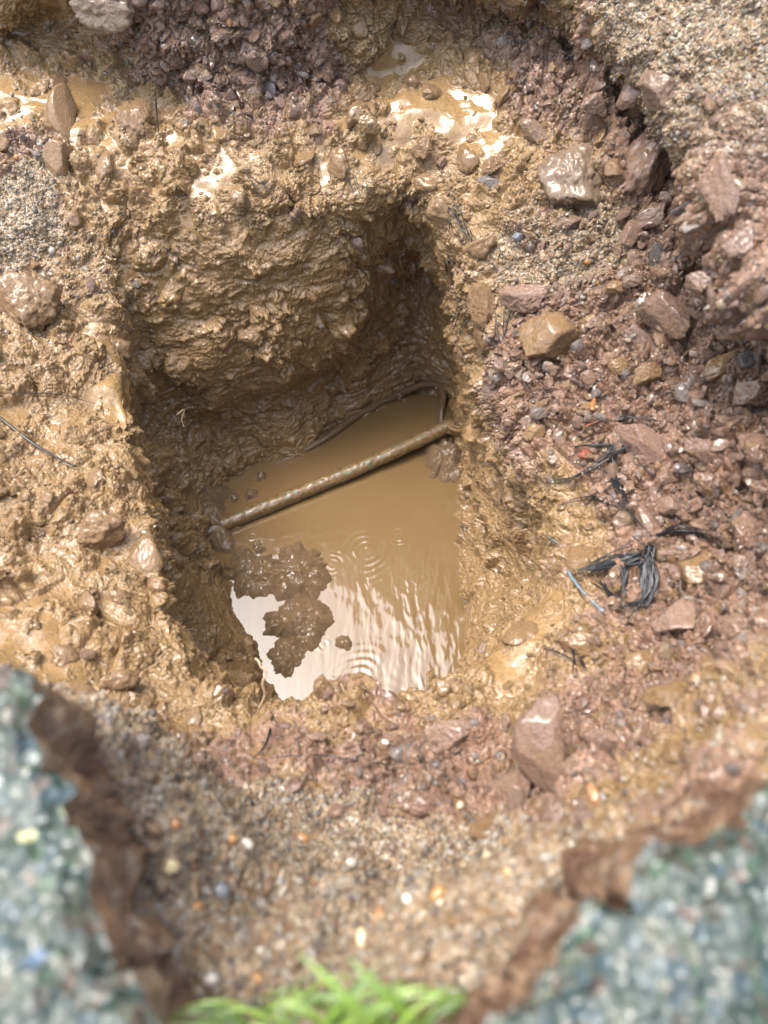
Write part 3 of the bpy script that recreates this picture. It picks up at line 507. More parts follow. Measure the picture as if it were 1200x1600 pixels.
S = placed_stone
BIG = [
 ('stone',855,535,100,88,10,'tan',"largest angular tan stone, coated with mud, on the rim right of the pit",dict(npl=9,depth=.9,rough=.05)),
 ('stone',820,462,92,60,20,'pink',"rough pink wedge-shaped stone just above the big tan stone",dict(npl=7,depth=.6,rough=.09)),
 ('stone',757,478,55,80,25,'tan',"pale mud-smeared stone draped with dark fibres at the pit's upper right rim",dict(depth=.5)),
 ('stone',845,1150,96,160,4,'clay',"tall upright red-brown stone standing below the pit's lower right rim",dict(npl=8,depth=.9,rough=.04,sink=.05)),
 ('stone',165,12,98,76,-8,'sandy',"pale squared stone sticking out of the bank at the top left edge",dict(npl=8,depth=.8,sink=.3)),
 ('stone',100,180,52,92,-3,'tan',"upright brick-shaped stone smothered in tan mud near the top left",dict(npl=6,depth=.8,sink=.3,rough=.03)),
 ('stone',213,190,66,74,15,'tan',"square muddy stone with a knob of clay beside a dark upright twig",dict(npl=7,depth=.7,sink=.3)),
 ('stone',92,250,46,56,5,'tan',"small muddy block directly under the brick-shaped stone",dict(npl=6,depth=.6,sink=.3,rough=.03)),
 ('stone',1125,575,100,44,12,'tan',"long flat tan stone lying across the rubble slope",dict(depth=.7)),
 ('stone',1072,614,46,40,-5,'grey',"flat grey brown squarish stone under the long tan stone",dict(npl=7,depth=.7,rough=.03,sink=.2)),
 ('stone',1168,616,60,54,20,'clay',"rounded brown stone at the right edge of the rubble slope",dict(depth=.9,sink=.25)),
 ('stone',1045,488,100,72,-30,'clay',"large wet red-brown boulder high on the rubble slope",dict(depth=.7,rough=.07)),
 ('stone',1020,248,92,118,-35,'clay',"large dark brown wedge of clay under the overhanging bank",dict(depth=.9,rough=.08,npl=9,sink=.3)),
 ('stone',1030,155,66,84,10,'clay',"grey brown hanging lump of clay beneath the sandy overhang",dict(depth=.9,rough=.09,sink=.25)),
 ('stone',985,140,46,60,-10,'clay',"smooth reddish lump wedged left of the hanging clay lump",dict(depth=.7,rough=.05,sink=.3)),
 ('stone',1122,290,66,120,15,'clay',"tall brown clod standing against the right bank",dict(depth=.8,rough=.09,sink=.3)),
 ('stone',1022,346,62,50,12,'clay',"glossy orange brown stone above the pair of flat slates",dict(depth=.9,sink=.2)),
 ('stone',1023,396,28,40,8,'dark',"small upright dark grey slate, left one of a touching pair",dict(depth=.5,npl=6,rough=.02,sink=.1)),
 ('stone',1046,402,26,56,-8,'clay',"small upright brown stone touching the grey slate's right side",dict(depth=.6,npl=7,sink=.2)),
 ('stone',1068,322,46,20,25,'dark',"dark slate sliver lying above a brown shard under the overhang",dict(depth=.6,npl=7,rough=.03,sink=.1)),
 ('stone',1070,342,40,20,35,'clay',"brown shard lying directly under the dark slate sliver",dict(depth=.6,npl=7,sink=.1)),
 ('stone',1003,268,0,0,0,'clay',None,None),
 ('stone',1012,690,112,70,-28,'pink',"broad pinkish boulder with a curved lower edge beside the black fibres",dict(depth=.6,rough=.05)),
 ('stone',1100,700,90,50,-30,'clay',"red-brown stone half buried right of the broad pinkish boulder",dict(depth=.6,rough=.07)),
 ('stone',1180,705,44,70,-10,'clay',"tall red-brown stone cut by the picture's right edge",dict(depth=.7,sink=.25)),
 ('stone',845,647,38,26,0,'grey',"small pale grey pointed stone above the tan clod on the right rim",dict(npl=6,depth=.9,rough=.02,sink=.15)),
 ('stone',835,678,40,36,0,'tan',"small tan clod hanging at the pit's right rim",dict(depth=.8,rough=.08,sink=.3)),
 ('stone',895,585,50,30,-10,'clay',"wet brown stone in the middle of the small grey gravel",dict(depth=.7)),
 ('stone',967,575,36,30,10,'tan',"tan rounded stone beside its brown twin on the upper rubble",dict(depth=.7,round_=.3)),
 ('stone',1005,585,50,46,-20,'tan',"tan muddy stone with lumpy top right of the small rounded one",dict(depth=.7,rough=.07)),
 ('stone',920,500,36,30,10,'tan',"small yellowish stone right of the big tan stone",dict(depth=.8,sink=.2)),
 ('stone',985,437,34,26,0,'clay',"small rust brown stone below the pair of slates",dict(depth=.7,sink=.2)),
 ('stone',960,450,30,26,0,'tan',"small tan brown stone left of the rust brown one",dict(depth=.7,sink=.2)),
 ('stone',1010,815,42,72,25,'clay',"long red-brown stone leaning above the black fibre loop",dict(npl=7,depth=.6,rough=.04)),
 ('stone',1045,785,42,34,0,'clay',"five-sided red-brown stone right of the fibres",dict(npl=7,depth=.7,sink=.25,rough=.03)),
 ('stone',1042,745,36,30,0,'clay',"blunt red-brown stone above the five-sided one",dict(npl=8,depth=.7,sink=.25)),
 ('stone',1100,755,60,36,-15,'clay',"wide red-brown stone on the lower rubble slope",dict(depth=.7,sink=.25)),
 ('stone',975,808,34,34,0,'sandy',"brown rounded stone inside the tangle of black fibres",dict(depth=.8,round_=.4,sink=.25)),
 ('stone',1060,968,80,66,20,'pink',"pink brown boulder sunk in the slope right of the fibre bundle",dict(depth=.5,rough=.05)),
 ('stone',1085,890,70,80,30,'tan',"tan stone with a ridge right of the black fibre bundle",dict(depth=.45,rough=.06)),
 ('stone',1165,830,60,60,0,'clay',"flat red-brown stone near the right edge at mid height",dict(depth=.5)),
 ('stone',1150,980,60,50,10,'clay',"dull red-brown stone low on the right slope",dict(depth=.6)),
 ('stone',955,900,0,0,0,'tan',None,None),
 ('stone',700,1146,92,50,8,'pink',"purplish pink stone lying under the pit's near rim",dict(depth=.6,rough=.07,sink=.25)),
 ('stone',628,1172,58,26,12,'grey',"flat grey brown slate with a straight lower edge under the near rim",dict(npl=7,depth=.6,rough=.02,sink=.1)),
 ('stone',936,1154,66,34,-4,'pink',"purplish oblong stone right of the tall upright stone",dict(npl=9,depth=.8,rough=.05,sink=.2)),
 ('stone',798,1234,84,66,-10,'clay',"round layered brown stone below the tall upright stone",dict(depth=.8,rough=.05,lay=.5,sink=.25)),
 ('stone',1050,1095,96,58,-12,'tan',"broad tan stone blotched with wet shine low on the right",dict(depth=.6,rough=.06)),
 ('stone',1054,1172,34,52,-5,'tan',"small upright ochre stone at the blurred lower right",dict(depth=.7,round_=.3,sink=.2)),
 ('stone',868,1270,64,56,0,'clay',"dull red stone beside the round layered one",dict(depth=.7)),
 ('stone',660,1258,90,46,-8,'clay',"brown knobbly stone in the gravel below the near rim",dict(depth=.7,rough=.1,sink=.25)),
 ('stone',930,1245,22,40,8,'orange',"orange brown chip beside the dull red stone",dict(depth=.7,round_=.3,sink=.2,sub=4)),
 ('stone',1000,1035,60,40,10,'tan',"tan lumpy stone below the fibre bundle",dict(depth=.7,rough=.08)),
 ('stone',905,1005,70,44,0,'tan',"large soft tan lump below the blue twig",dict(depth=.6,rough=.08)),
 ('stone',985,1030,32,26,0,'tan',"small tan stone right under the large soft tan lump",dict(depth=.8,sink=.2)),
 ('stone',912,708,24,24,20,'brick',"bright brick red chip on the right rim",dict(npl=8,depth=.9,sink=.15,sub=4,rough=.03)),
 ('mud_clod',50,478,110,100,0,'tan',"lumpy tan mud clod at the left edge",dict(depth=.8,rough=.14,npl=14,sink=.3)),
 ('mud_clod',158,832,88,74,10,'tan',"curled lump of tan mud on the left bank",dict(depth=.8,rough=.14,npl=14,sink=.3)),
 ('mud_clod',228,868,56,100,8,'tan',"smooth glossy upright lump right of the curled mud",dict(depth=.6,rough=.05,round_=.5,sink=.35)),
 ('mud_clod',165,862,0,0,0,'tan',None,None),
 ('mud_clod',895,285,110,110,0,'sandy',"large crumbly clod of gritty earth above the right rim",dict(depth=.7,rough=.13,npl=14,sink=.35)),
 ('mud_clod',395,525,56,44,30,'tan',"knobbly mud lump stuck on the far wall of the pit",dict(depth=.8,rough=.16,npl=14,sink=.35)),
 ('mud_clod',560,150,60,46,0,'tan',"tan clod at the foot of the back bank",dict(depth=.8,rough=.13,npl=14,sink=.35)),
 ('stone',577,192,40,34,0,'tan',"rounded stone in the wet mud left of the liquid puddle",dict(depth=.8,sink=.25)),
 ('stone',660,228,44,34,15,'tan',"muddy stone poking from the puddle's lower edge",dict(depth=.8,sink=.25)),
 ('stone',763,284,44,22,8,'grey',"oblong grey stone in the mud below the puddle",dict(depth=.8,rough=.04,sink=.15)),
 ('stone',690,255,20,18,0,'pink',"small squarish pinkish stone in the wet mud above the pit's corner",dict(npl=6,depth=.9,sink=.15,rough=.02)),
 ('stone',765,262,36,32,0,'tan',"squarish tan stone above the oblong grey stone",dict(npl=7,depth=.8,sink=.2)),
 ('stone',830,205,60,34,-10,'clay',"dark oval stone in the crack under the back bank",dict(depth=.7,sink=.3)),
 ('stone',925,165,50,40,-15,'clay',"brown oval stone under the back right bank",dict(depth=.8,sink=.3)),
 ('stone',805,368,18,14,0,'slategrey',"tiny glossy grey cube in the sandy mud",dict(npl=6,depth=.9,sink=.1,sub=4,rough=.01)),
 ('stone',70,478,0,0,0,'tan',None,None),
 ('stone',36,610,0,0,0,'tan',None,None),
 ('stone',1150,515,64,40,15,'clay',"red-brown stone above the long flat tan stone",dict(depth=.6)),
 ('stone',1090,440,56,46,0,'clay',"dull brown stone below the overhanging right bank",dict(depth=.7)),
 ('stone',1160,380,60,54,0,'clay',"dark clod in the shade at the right edge",dict(depth=.7,rough=.08)),
 ('stone',1000,535,70,44,-35,'clay',"red-brown stone under the large wet boulder",dict(depth=.6)),
]
sd0 = 100
for b in BIG:
    sd0 += 1
    if b[7] is None: continue
    nm, u, v, wp, hp_, rot, mt_, lb, kw = b
    S(nm, u, v, wp, hp_, rot, mt_, lb, 'stone' if nm == 'stone' else 'clod', sd0, **kw)
# small bright pebbles seen singly
PB = [(275,1288,26,24,'orange',"orange pebble on the blurred sandy bank, highest of the orange ones"),(265,1352,32,26,'cream',"cream pebble under the highest orange pebble"),(298,1358,20,20,'orange',"orange pebble touching the cream pebble's right"),
 (344,1395,30,34,'slategrey',"blue grey pebble in the blurred sandy bank"),(304,1418,22,22,'amber',"amber pebble left of the blue grey pebble"),(360,1308,20,20,'amber',"pale amber pebble above the blue grey pebble"),(384,1318,24,18,'white',"whitish pebble right of the pale amber one"),
 (473,1310,26,20,'orange',"yellow orange pebble high in the middle of the sandy bank"),(320,1395,20,24,'white',"white pebble between the amber and blue grey ones"),(548,1345,22,18,'white',"white pebble near the centre of the sandy bank"),
 (592,1430,24,30,'orange',"orange pebble low on the sandy bank above the grass"),(565,1465,24,40,'cream',"long cream pebble above the grass"),(400,1525,20,20,'amber',"amber pebble left of the grass"),(325,1530,26,24,'white',"white pebble beside the brown slab edge"),
 (408,1490,30,24,'white',"large pale pebble above the grass's left end"),(686,1392,34,22,'amber',"flat orange brown pebble on the lower right bank"),(636,1404,20,20,'white',"round white pebble on the lower bank"),(765,1337,30,18,'cream',"yellowish pebble right of centre on the lower bank"),
 (795,1362,18,22,'amber',"amber pebble beside the dark hollow"),(895,1320,18,16,'white',"white pebble at the top of the lower right bank"),(717,1258,16,12,'cream',"yellow squared pebble in the gravel below the pit"),(600,1158,15,10,'white',"bright white pebble on the near rim"),
 (357,34,12,16,'orange',"bright orange pebble in the back bank"),(935,441,13,10,'amber',"amber bead-like pebble on the right shelf"),(917,410,14,10,'orange',"dull orange pebble above the amber bead"),(27,247,14,12,'orange',"orange pebble in the dark bank at the left edge"),
 (1090,1455,30,40,'white',None),(545,1290,0,0,'white',None)]
for i, (u, v, a, b, m, lb) in enumerate(PB):
    if lb: S('pebble', u, v, a * .85, b * .85, RNG.uniform(-40, 40), m, lb, 'pebble', 400 + i, sub=3, depth=.8, round_=.6, rough=.02, sink=.25)

# ------------------------------------------------------------------ scattered stones
uG, vG, dG = project(GV); area = np.linalg.norm(np.cross(np.roll(G, -1, 1) - G, np.roll(G, -1, 0) - G), axis=-1).reshape(-1)
frame = (uG > -150) & (uG < 1350) & (vG > -150) & (vG < 1750) & (dG > 0.05) & (k_row > 2.3) & (k_row < 11.5)
facing = ((np.array([0, 0, H_CAM]) - GV) * GN).sum(1) > 0
vis = frame & facing
def pick(wt, n): 
    wt = np.where(vis, wt, 0) * area; cdf = np.cumsum(wt); return np.searchsorted(cdf, RNG.uniform(0, cdf[-1], n))
protoI = [mesh_np("stone", *rock(4, 900 + i, npl=int(RNG.integers(7, 12)), soft=.025, rough=.06), None, True) for i in range(10)]
pm = {}
def proto_mesh(i, mat):
    if (i, mat) not in pm:
        me = protoI[i].copy(); me.materials.append(M[mat]); pm[(i, mat)] = me
    return pm[(i, mat)]
REG = [(lambda u, v, z: v < 420 and u > 780, "under the top right overhanging bank"), (lambda u, v, z: v < 330, "in the muddy bank behind the pit"),
       (lambda u, v, z: u > 780 and v < 700, "on the upper rubble slope right of the pit"), (lambda u, v, z: u > 780 and v < 1060, "on the lower rubble slope right of the pit"),
       (lambda u, v, z: v > 1060, "among the gravel below the pit's near rim"), (lambda u, v, z: True, "stuck in the wet mud beside the pit")]
WORD = {'clay': "small red-brown stone", 'pink': "small pinkish stone", 'tan': "small mud-coated tan stone", 'grey': "small pale grey stone", 'dark': "small dark slate chip"}
chosen = []; used = []
for (u, v, a, b) in [(q[1], q[2], q[3], q[4]) for q in BIG if q[7]]: used.append((np.array(at(u, v)[0]), (a + b) / 4 * .85 / F_PX * .9))
wt = np.clip(wr, 0, 1) ** 1.5 * (1 - 0.8 * wetm) + 0.03
cand = pick(wt, 5000); cnt = 0
for i in cand:
    if cnt >= 200: break
    p = GV[i].astype(float); r = float(np.exp(RNG.normal(math.log(0.0108), .33))); r = min(max(r, .0065), .024)
    if any(((p - q) ** 2).sum() < (rr + r * .8) ** 2 for q, rr in used): continue
    used.append((p, r)); cnt += 1
    u, v = float(uG[i]), float(vG[i]); red_ = float(wr[i])
    mt_ = RNG.choice(['clay', 'pink', 'tan', 'grey', 'dark'], p=[.56, .17, .18, .07, .02] if red_ > .35 else [.12, .03, .81, .03, .01])
    o = bpy.data.objects.new("stone", proto_mesh(int(RNG.integers(10)), mt_)); link(o)
    A = frame_from(GN[i] * .7 + RNG.normal(size=3) * .25, RNG.uniform(0, 6.28)); sc_ = np.array([1, RNG.uniform(.6, .95), RNG.uniform(.5, .8)]) * r
    o.matrix_world = Matrix.Translation(p + GN[i] * r * .05) @ Matrix(A.tolist()).to_4x4() @ Matrix.Diagonal((*sc_, 1))
    reg = [t for f, t in REG if f(u, v, p[2])][0]
    tag(o, WORD[mt_] + " " + reg, "stone", WORD[mt_].replace("stone", "stones").replace("chip", "chips") + " " + reg)
clodI = [rock(4, 950 + i, npl=14, soft=.06, rough=.15, round_=.3) for i in range(6)]; clodI = [mesh_np("mud_clod", *q, M['tan'], True) for q in clodI]
cnt = 0
for i in pick(np.clip(ws, 0, 1) ** 2 * (k_row > 5.0) * (k_row < 8.3), 3000):
    if cnt >= 46: break
    p = GV[i].astype(float); r = float(RNG.uniform(.010, .024)); u, v = float(uG[i]), float(vG[i])
    if any(((p - q) ** 2).sum() < (rr + r * .9) ** 2 for q, rr in used): continue
    used.append((p, r)); cnt += 1; o = bpy.data.objects.new("mud_clod", clodI[cnt % 6]); link(o)
    A = frame_from(GN[i] * .8 + RNG.normal(size=3) * .15, RNG.uniform(0, 6.28)); sc_ = np.array([1, RNG.uniform(.7, 1), RNG.uniform(.45, .7)]) * r
    o.matrix_world = Matrix.Translation(p - GN[i] * r * .05) @ Matrix(A.tolist()).to_4x4() @ Matrix.Diagonal((*sc_, 1))
    reg = "on the wet mud behind the pit" if v < 420 else ("on the wet mud left of the pit" if u < 420 else "on the wet mud right of the pit")
    tag(o, "lumpy tan clod of wet clay " + reg, "clod", "tan clay clods " + reg)
def scatter(name, idx, rad, sub, mat, protos, flat=(.35, .8), sink=0.0, cell=None, coat=None, smooth=True):
    Vs, Fs, cs, ks = [], [], [], []; nV = 0; n = len(idx); P = [rock(sub, s, **k) for s, k in protos]
    for t, (pv, pf) in enumerate(P):
        sel = np.nonzero(np.arange(n) % len(P) == t)[0]; m = len(sel)
        q = RNG.normal(size=(m, 4)); q /= np.linalg.norm(q, axis=1)[:, None]; w_, x_, y_, z_ = q.T
        Rm = np.stack([np.stack([1 - 2 * (y_**2 + z_**2), 2 * (x_*y_ - z_*w_), 2 * (x_*z_ + y_*w_)], 1), np.stack([2 * (x_*y_ + z_*w_), 1 - 2 * (x_**2 + z_**2), 2 * (y_*z_ - x_*w_)], 1), np.stack([2 * (x_*z_ - y_*w_), 2 * (y_*z_ + x_*w_), 1 - 2 * (x_**2 + y_**2)], 1)], 1)
        sc_ = np.stack([np.ones(m), RNG.uniform(.65, 1, m), RNG.uniform(*flat, m)], 1) * rad[sel][:, None]
        W = np.einsum('mij,mvj->mvi', Rm, pv[None] * sc_[:, None, :]) + (GV[idx[sel]] + GN[idx[sel]] * (rad[sel] * sink)[:, None])[:, None, :]
        Vs.append(W.reshape(-1, 3)); Fs.append((pf[None] + (nV + np.arange(m) * len(pv))[:, None, None]).reshape(-1, 3)); nV += m * len(pv)
        cs.append(np.repeat(cell[sel] if cell is not None else RNG.uniform(0, 1, m), len(pv))); ks.append(np.repeat(coat[sel], len(pv)))
    me = mesh_np(name, np.concatenate(Vs), np.concatenate(Fs), M[mat], smooth, {"cell": np.concatenate(cs), "coat": np.concatenate(ks)})
    return link(bpy.data.objects.new(name, me))
pro = [(700 + i, dict(npl=int(6 + i % 4), soft=.012, rough=.05)) for i in range(8)]
i1 = pick(np.clip(wr, 0, 1) ** 2 * (1 - .9 * wetm), 7000); r1 = np.clip(np.exp(RNG.normal(math.log(.0046), .45, len(i1))), .0018, .0105)
i2 = pick(np.clip(ws, 0, 1) ** 2 * (k_row > 4.6) * (mask2 ** 2) * (1 - .8 * wetm), 1500); r2 = np.clip(np.exp(RNG.normal(math.log(.0034), .4, len(i2))), .0015, .008)
ii_ = np.concatenate([i1, i2]); rr_ = np.concatenate([r1, r2]); ck = np.concatenate([np.clip(.5 * RNG.random(len(i1)) ** 3 + .5 * ws[i1], 0, 1), np.clip(.75 + .25 * RNG.random(len(i2)), 0, 1)])
go = scatter("gravel", ii_, rr_, 2, 'gravel', pro, coat=ck, smooth=False); tag(go, "loose wet red-brown gravel and mud-coated chips strewn over the slopes", "gravel", kind="stuff")
i3 = pick(np.clip(wr, 0, 1) ** 1.5 * (1 - .9 * wetm), 16000); r3 = np.clip(np.exp(RNG.normal(math.log(.0018), .3, len(i3))), .0009, .003)
o_ = scatter("fine_gravel", i3, r3, 1, 'gravel', [(800 + i, dict(soft=.03, rough=.0)) for i in range(6)], coat=np.clip(.5 * RNG.random(len(i3)) ** 3 + .5 * ws[i3], 0, 1), smooth=False); tag(o_, "fine wet crumbs of red-brown stone filling the rubble slopes", "gravel", kind="stuff")
i4 = pick(np.clip(wd, 0, 1) ** 1.5, 26000); r4 = np.clip(np.exp(RNG.normal(math.log(.0018), .42, len(i4))), .0008, .006)
o_ = scatter("grit", i4, r4, 1, 'grit', [(820 + i, dict(soft=.08, rough=.0, round_=.4)) for i in range(6)], coat=RNG.random(len(i4)) * .4); tag(o_, "pale gritty sand of cream, grey and orange grains on the banks", "sand", kind="stuff")

# ------------------------------------------------------------------ water in the pit
def water_obj():
    x0, x1, y0, y1 = -0.47, 0.26, 0.17, 0.95; st_ = 0.0013; nx, ny = int((x1 - x0) / st_), int((y1 - y0) / st_)
    xs = np.linspace(x0, x1, nx); ys = np.linspace(y0, y1, ny); Xg, Yg = np.meshgrid(xs, ys); Zg = np.zeros_like(Xg)
    def drop(u, v, lam, amp_, rmax, r0=0.0):
        c = px(u, v, WZ); r = np.hypot(Xg - c[0], Yg - c[1])
        an = np.arctan2(Yg - c[1], Xg - c[0]); r = r * (1 + .05 * np.sin(3 * an + u) + .03 * np.sin(5 * an + v)); return (.55 + .45 * np.sin(2 * an + u * .3)) * amp_ * np.cos(2 * math.pi * (r - r0) / lam) * np.exp(-((r - rmax * .45) / (rmax * .45)) ** 2)
    for q in [(575,862,.0115,.00028,.055),(560,1068,.0125,.00030,.060),(505,1008,.010,.00022,.014),(622,838,.008,.0002,.025),(590,1130,.014,.0002,.08),(440,815,.007,.00012,.016),(395,838,.007,.00015,.014),(655,905,.010,.00012,.045),(520,880,.009,.0001,.03)]:
        Zg += drop(*q)
    Pn = np.stack([Xg.ravel() * 55, Yg.ravel() * 17, Xg.ravel() * 0], 1).astype(np.float32)
    m = np.exp(-(((Xg - 0.05) / .10) ** 2 + ((Yg - .42) / .17) ** 2)).ravel()
    Zg += (pmap(_fbm, Pn + np.stack([_vnoise(Pn * .3 + 9, 3)] * 3, 1) * .8, 1.0, 3, 5) * (m + .06) * 0.0015).reshape(Xg.shape)
    V = np.stack([Xg.ravel(), Yg.ravel(), Zg.ravel() + WZ], 1); I = (np.arange(ny - 1)[:, None] * nx + np.arange(nx - 1)[None, :]).ravel()
    F = np.stack([I, I + 1, I + nx + 1, I + nx], 1)
    n = NT("muddy_water"); f = n.noise(9, 3); n.inp('Base Color', n.mix(f, (0.135, 0.086, 0.038), (0.168, 0.108, 0.050))); n.inp('Roughness', 0.02); n.inp('IOR', 1.45); n.inp('Coat Weight', 1.0); n.inp('Coat IOR', 1.42); n.inp('Coat Roughness', 0.01)
    
    o = link(bpy.data.objects.new("water", mesh_np("water", V, F, n.m))); tag(o, kind="structure")
water_obj()

# ------------------------------------------------------------------ mud islands in the water
mudn = stone_mat("dark_wet_mud", [(0, (0.24, 0.15, 0.062)), (1, (0.27, 0.17, 0.07))], (0.45, 0.7), (0.31, 0.195, 0.085), 0.3)
M['mud'] = mudn
def island(name, poly, hgt, label, seed, base=WZ):
    P = np.array([px(u, v, base)[:2] for u, v in poly]); c = P.mean(0); P = c + (P - c) * 1.34; n = len(P); NA_, NR_ = 220, 60
    d = P - c; ph = np.arctan2(d[:, 1], d[:, 0]) % (2 * math.pi); r = np.hypot(*d.T); o = np.argsort(ph); ph, r = ph[o], r[o]
    a = np.linspace(0, 2 * math.pi, NA_, endpoint=False); rr = np.interp(a, np.concatenate([ph - 6.2832, ph, ph + 6.2832]), np.tile(r, 3)); rr = rr * (1 + _fbm(np.stack([np.cos(a) * 1.6, np.sin(a) * 1.6, a * 0 + seed], 1).astype(np.float32), 1.4, 3, seed, .5) * .42)
    s = np.linspace(0, 1.12, NR_)[:, None]; Xx = c[0] + rr * s * np.cos(a); Yy = c[1] + rr * s * np.sin(a)
    Q = np.stack([Xx.ravel(), Yy.ravel(), np.full(Xx.size, seed * .1)], 1).astype(np.float32)
    f1, f2, ia_, ib_, t_ = _worley(Q + _vnoise(Q * 60, 2)[:, None] * .004, 65, seed); g1, g2, ja, jb, jt = _worley(Q, 160, seed + 3)
    z = hgt * 1.25 * (1 - s.repeat(NA_, 1).ravel() ** 2.2) + (np.clip(1 - (f1 * 1.3) ** 2, 0, 1) * .0035 * ia_ + np.clip(1 - (g1 * 1.3) ** 2, 0, 1) * .0015 * ja + _fbm(Q, 34, 3, seed) * .012) * np.clip(1.35 - s.repeat(NA_, 1).ravel() ** 2, 0, 1) - .0035
    z[-NA_:] = -.03
    V = np.concatenate([np.stack([Xx.ravel(), Yy.ravel(), base + z], 1)]); i = np.arange(NR_ - 1)[:, None] * NA_; j = np.arange(NA_)[None]; jn_ = (j + 1) % NA_
    F = np.stack([i + j, i + jn_, i + NA_ + jn_, i + NA_ + j], -1).reshape(-1, 4)[:, ::-1]
    V[:, 2] = np.where(np.repeat(s.ravel() > 1.0, NA_), np.minimum(V[:, 2], base - .004), V[:, 2])
    o = link(bpy.data.objects.new(name, mesh_np(name, V, F, M['mud']))); tag(o, label, "mud clump"); return o
island("mud_clump", [(366,905),(362,880),(378,862),(400,872),(425,880),(432,905),(415,922),(385,925)], .016, "left dark mud clump rising from the water beside the pit's left wall", 3)
island("mud_clump", [(430,905),(432,880),(450,862),(480,866),(504,893),(500,912),(478,928),(450,932),(435,922)], .024, "upper dark mud clump in the water with a broad knobbly top", 8)
island("mud_clump", [(440,955),(470,938),(492,945),(500,985),(488,1003),(460,1008),(445,990),(424,988),(426,965)], .022, "middle round dark mud clump in the water", 12)
island("mud_clump", [(432,1010),(445,1000),(470,1004),(472,1030),(460,1052),(440,1050),(430,1035)], .012, "lowest elongated mud clump standing in the water", 17)
island("mud_clump", [(525,1000),(537,994),(546,1000),(548,1012),(535,1016),(527,1010)], .006, "tiny dark scrap of mud floating beside the small ripple ring", 21)
island("mud_clump", [(664,705),(690,690),(715,690),(722,730),(715,752),(690,745),(672,722)], .020, "dark mud heap against the right wall beneath the pipe's end", 25)
island("mud_clump", [(280,770),(305,745),(340,765),(345,800),(352,845),(325,850),(295,830)], .028, "mud heap in the far left corner where the pipe enters", 29)
for i, (u, v, q) in enumerate([(363,778,9),(393,772,9),(407,745,8),(405,855,9)]):
    island("mud_clump", [(u-q,v),(u-q*.6,v-q*.7),(u+q*.5,v-q*.8),(u+q,v),(u+q*.6,v+q*.7),(u-q*.5,v+q*.8)], .005, ["small mud knob in the water behind the pipe, leftmost","small mud knob in the water behind the pipe, second from the left","small mud knob touching the far shore behind the pipe","small mud knob in the water in front of the pipe's left end"][i], 33 + i)

# ------------------------------------------------------------------ tubes
def tube(pts, rad, seg=8, flat=1.0, rough=0.0, seed=1, sub=8):
    """smooth tube through pts; rad is one radius or one per point"""
    P = np.array([list(p) for p in pts], float); n = len(P); rad = np.full(n, rad, float) if np.isscalar(rad) else np.array(rad, float)
    if n > 2 and sub > 1:
        t = np.linspace(0, n - 1, (n - 1) * sub + 1); i = np.minimum(t.astype(int), n - 2); f = (t - i)[:, None]
        E = np.vstack([2 * P[0] - P[1], P, 2 * P[-1] - P[-2]]); a, b, c, d = E[i], E[i + 1], E[i + 2], E[i + 3]
        Q = .5 * (2 * b + (c - a) * f + (2 * a - 5 * b + 4 * c - d) * f**2 + (3 * b - a - 3 * c + d) * f**3); rad = np.interp(t, np.arange(n), rad); P = Q
    T = np.gradient(P, axis=0); T /= np.maximum(np.linalg.norm(T, axis=1)[:, None], 1e-9); up = np.array([.1, .2, 1.0])
    A = np.cross(T, up); A /= np.maximum(np.linalg.norm(A, axis=1)[:, None], 1e-9); Bn = np.cross(A, T); m = len(P)
    an = np.linspace(0, 2 * math.pi, seg, endpoint=False)
    V = P[:, None] + (A[:, None] * np.cos(an)[None, :, None] + Bn[:, None] * np.sin(an)[None, :, None] * flat) * rad[:, None, None]
    V = V.reshape(-1, 3)
    if rough:
        c = np.repeat(P, seg, 0); dr = V - c; q = V.astype(np.float32)
        V = c + dr * (1 + rough * (_fbm(q, 28, 3, seed) * 1.6 + _fbm(q, 110, 3, seed + 4) * 1.0))[:, None]
    i = np.arange(m - 1)[:, None] * seg; j = np.arange(seg)[None]; jn_ = (j + 1) % seg
    F = np.stack([i + j, i + jn_, i + seg + jn_, i + seg + j], -1).reshape(-1, 4)
    c0, c1 = len(V), len(V) + 1; V = np.vstack([V, P[:1], P[-1:]])
    e0 = np.stack([np.full(seg, c0), jn_[0], j[0], np.full(seg, c0)], 1); e1 = np.stack([np.full(seg, c1), (m - 1) * seg + j[0], (m - 1) * seg + jn_[0], np.full(seg, c1)], 1)
    return V, F, np.concatenate([e0[:, :3], e1[:, :3]])
def tube_mesh(name, parts, mat):
    import bmesh
    Vs, fs = [], []; o = 0
    for V, F, E in parts:
        Vs.append(V); fs += [tuple(int(x) + o for x in f) for f in F] + [tuple(int(x) + o for x in f) for f in E]; o += len(V)
    me = bpy.data.meshes.new(name); me.from_pydata(np.concatenate(Vs).tolist(), [], fs); me.materials.append(mat)
    me.polygons.foreach_set("use_smooth", np.ones(len(me.polygons), bool)); me.update(); return me
n = NT("muddy_pipe"); f1 = n.noise(40, 4, .6); f2 = n.noise(170, 4, .65); f3 = n.noise(500, 3)
c = n.mix(n.ramp(f2, [(.35, 0.), (.65, 1.)]), (0.105, 0.067, 0.028), (0.19, 0.122, 0.052))
c = n.mix(n.ramp(n.noise(95, 3, .6), [(.60, 0.), (.68, .8)]), c, (0.07, 0.15, 0.10)); c = n.mix(n.ramp(n.noise(75, 2, .5, dist=1), [(.70, 0.), (.74, .8)]), c, (0.45, 0.16, 0.11))
n.inp('Base Color', c); n.inp('Roughness', n.math('ADD', .1, n.math('MULTIPLY', f2, .4))); n.inp('Coat Weight', .6); n.inp('Coat Roughness', .12); n.inp('Coat IOR', 1.4)
n.bump(n.math('ADD', f2, n.math('MULTIPLY', f3, .5)), .0015); M['pipe'] = n.m
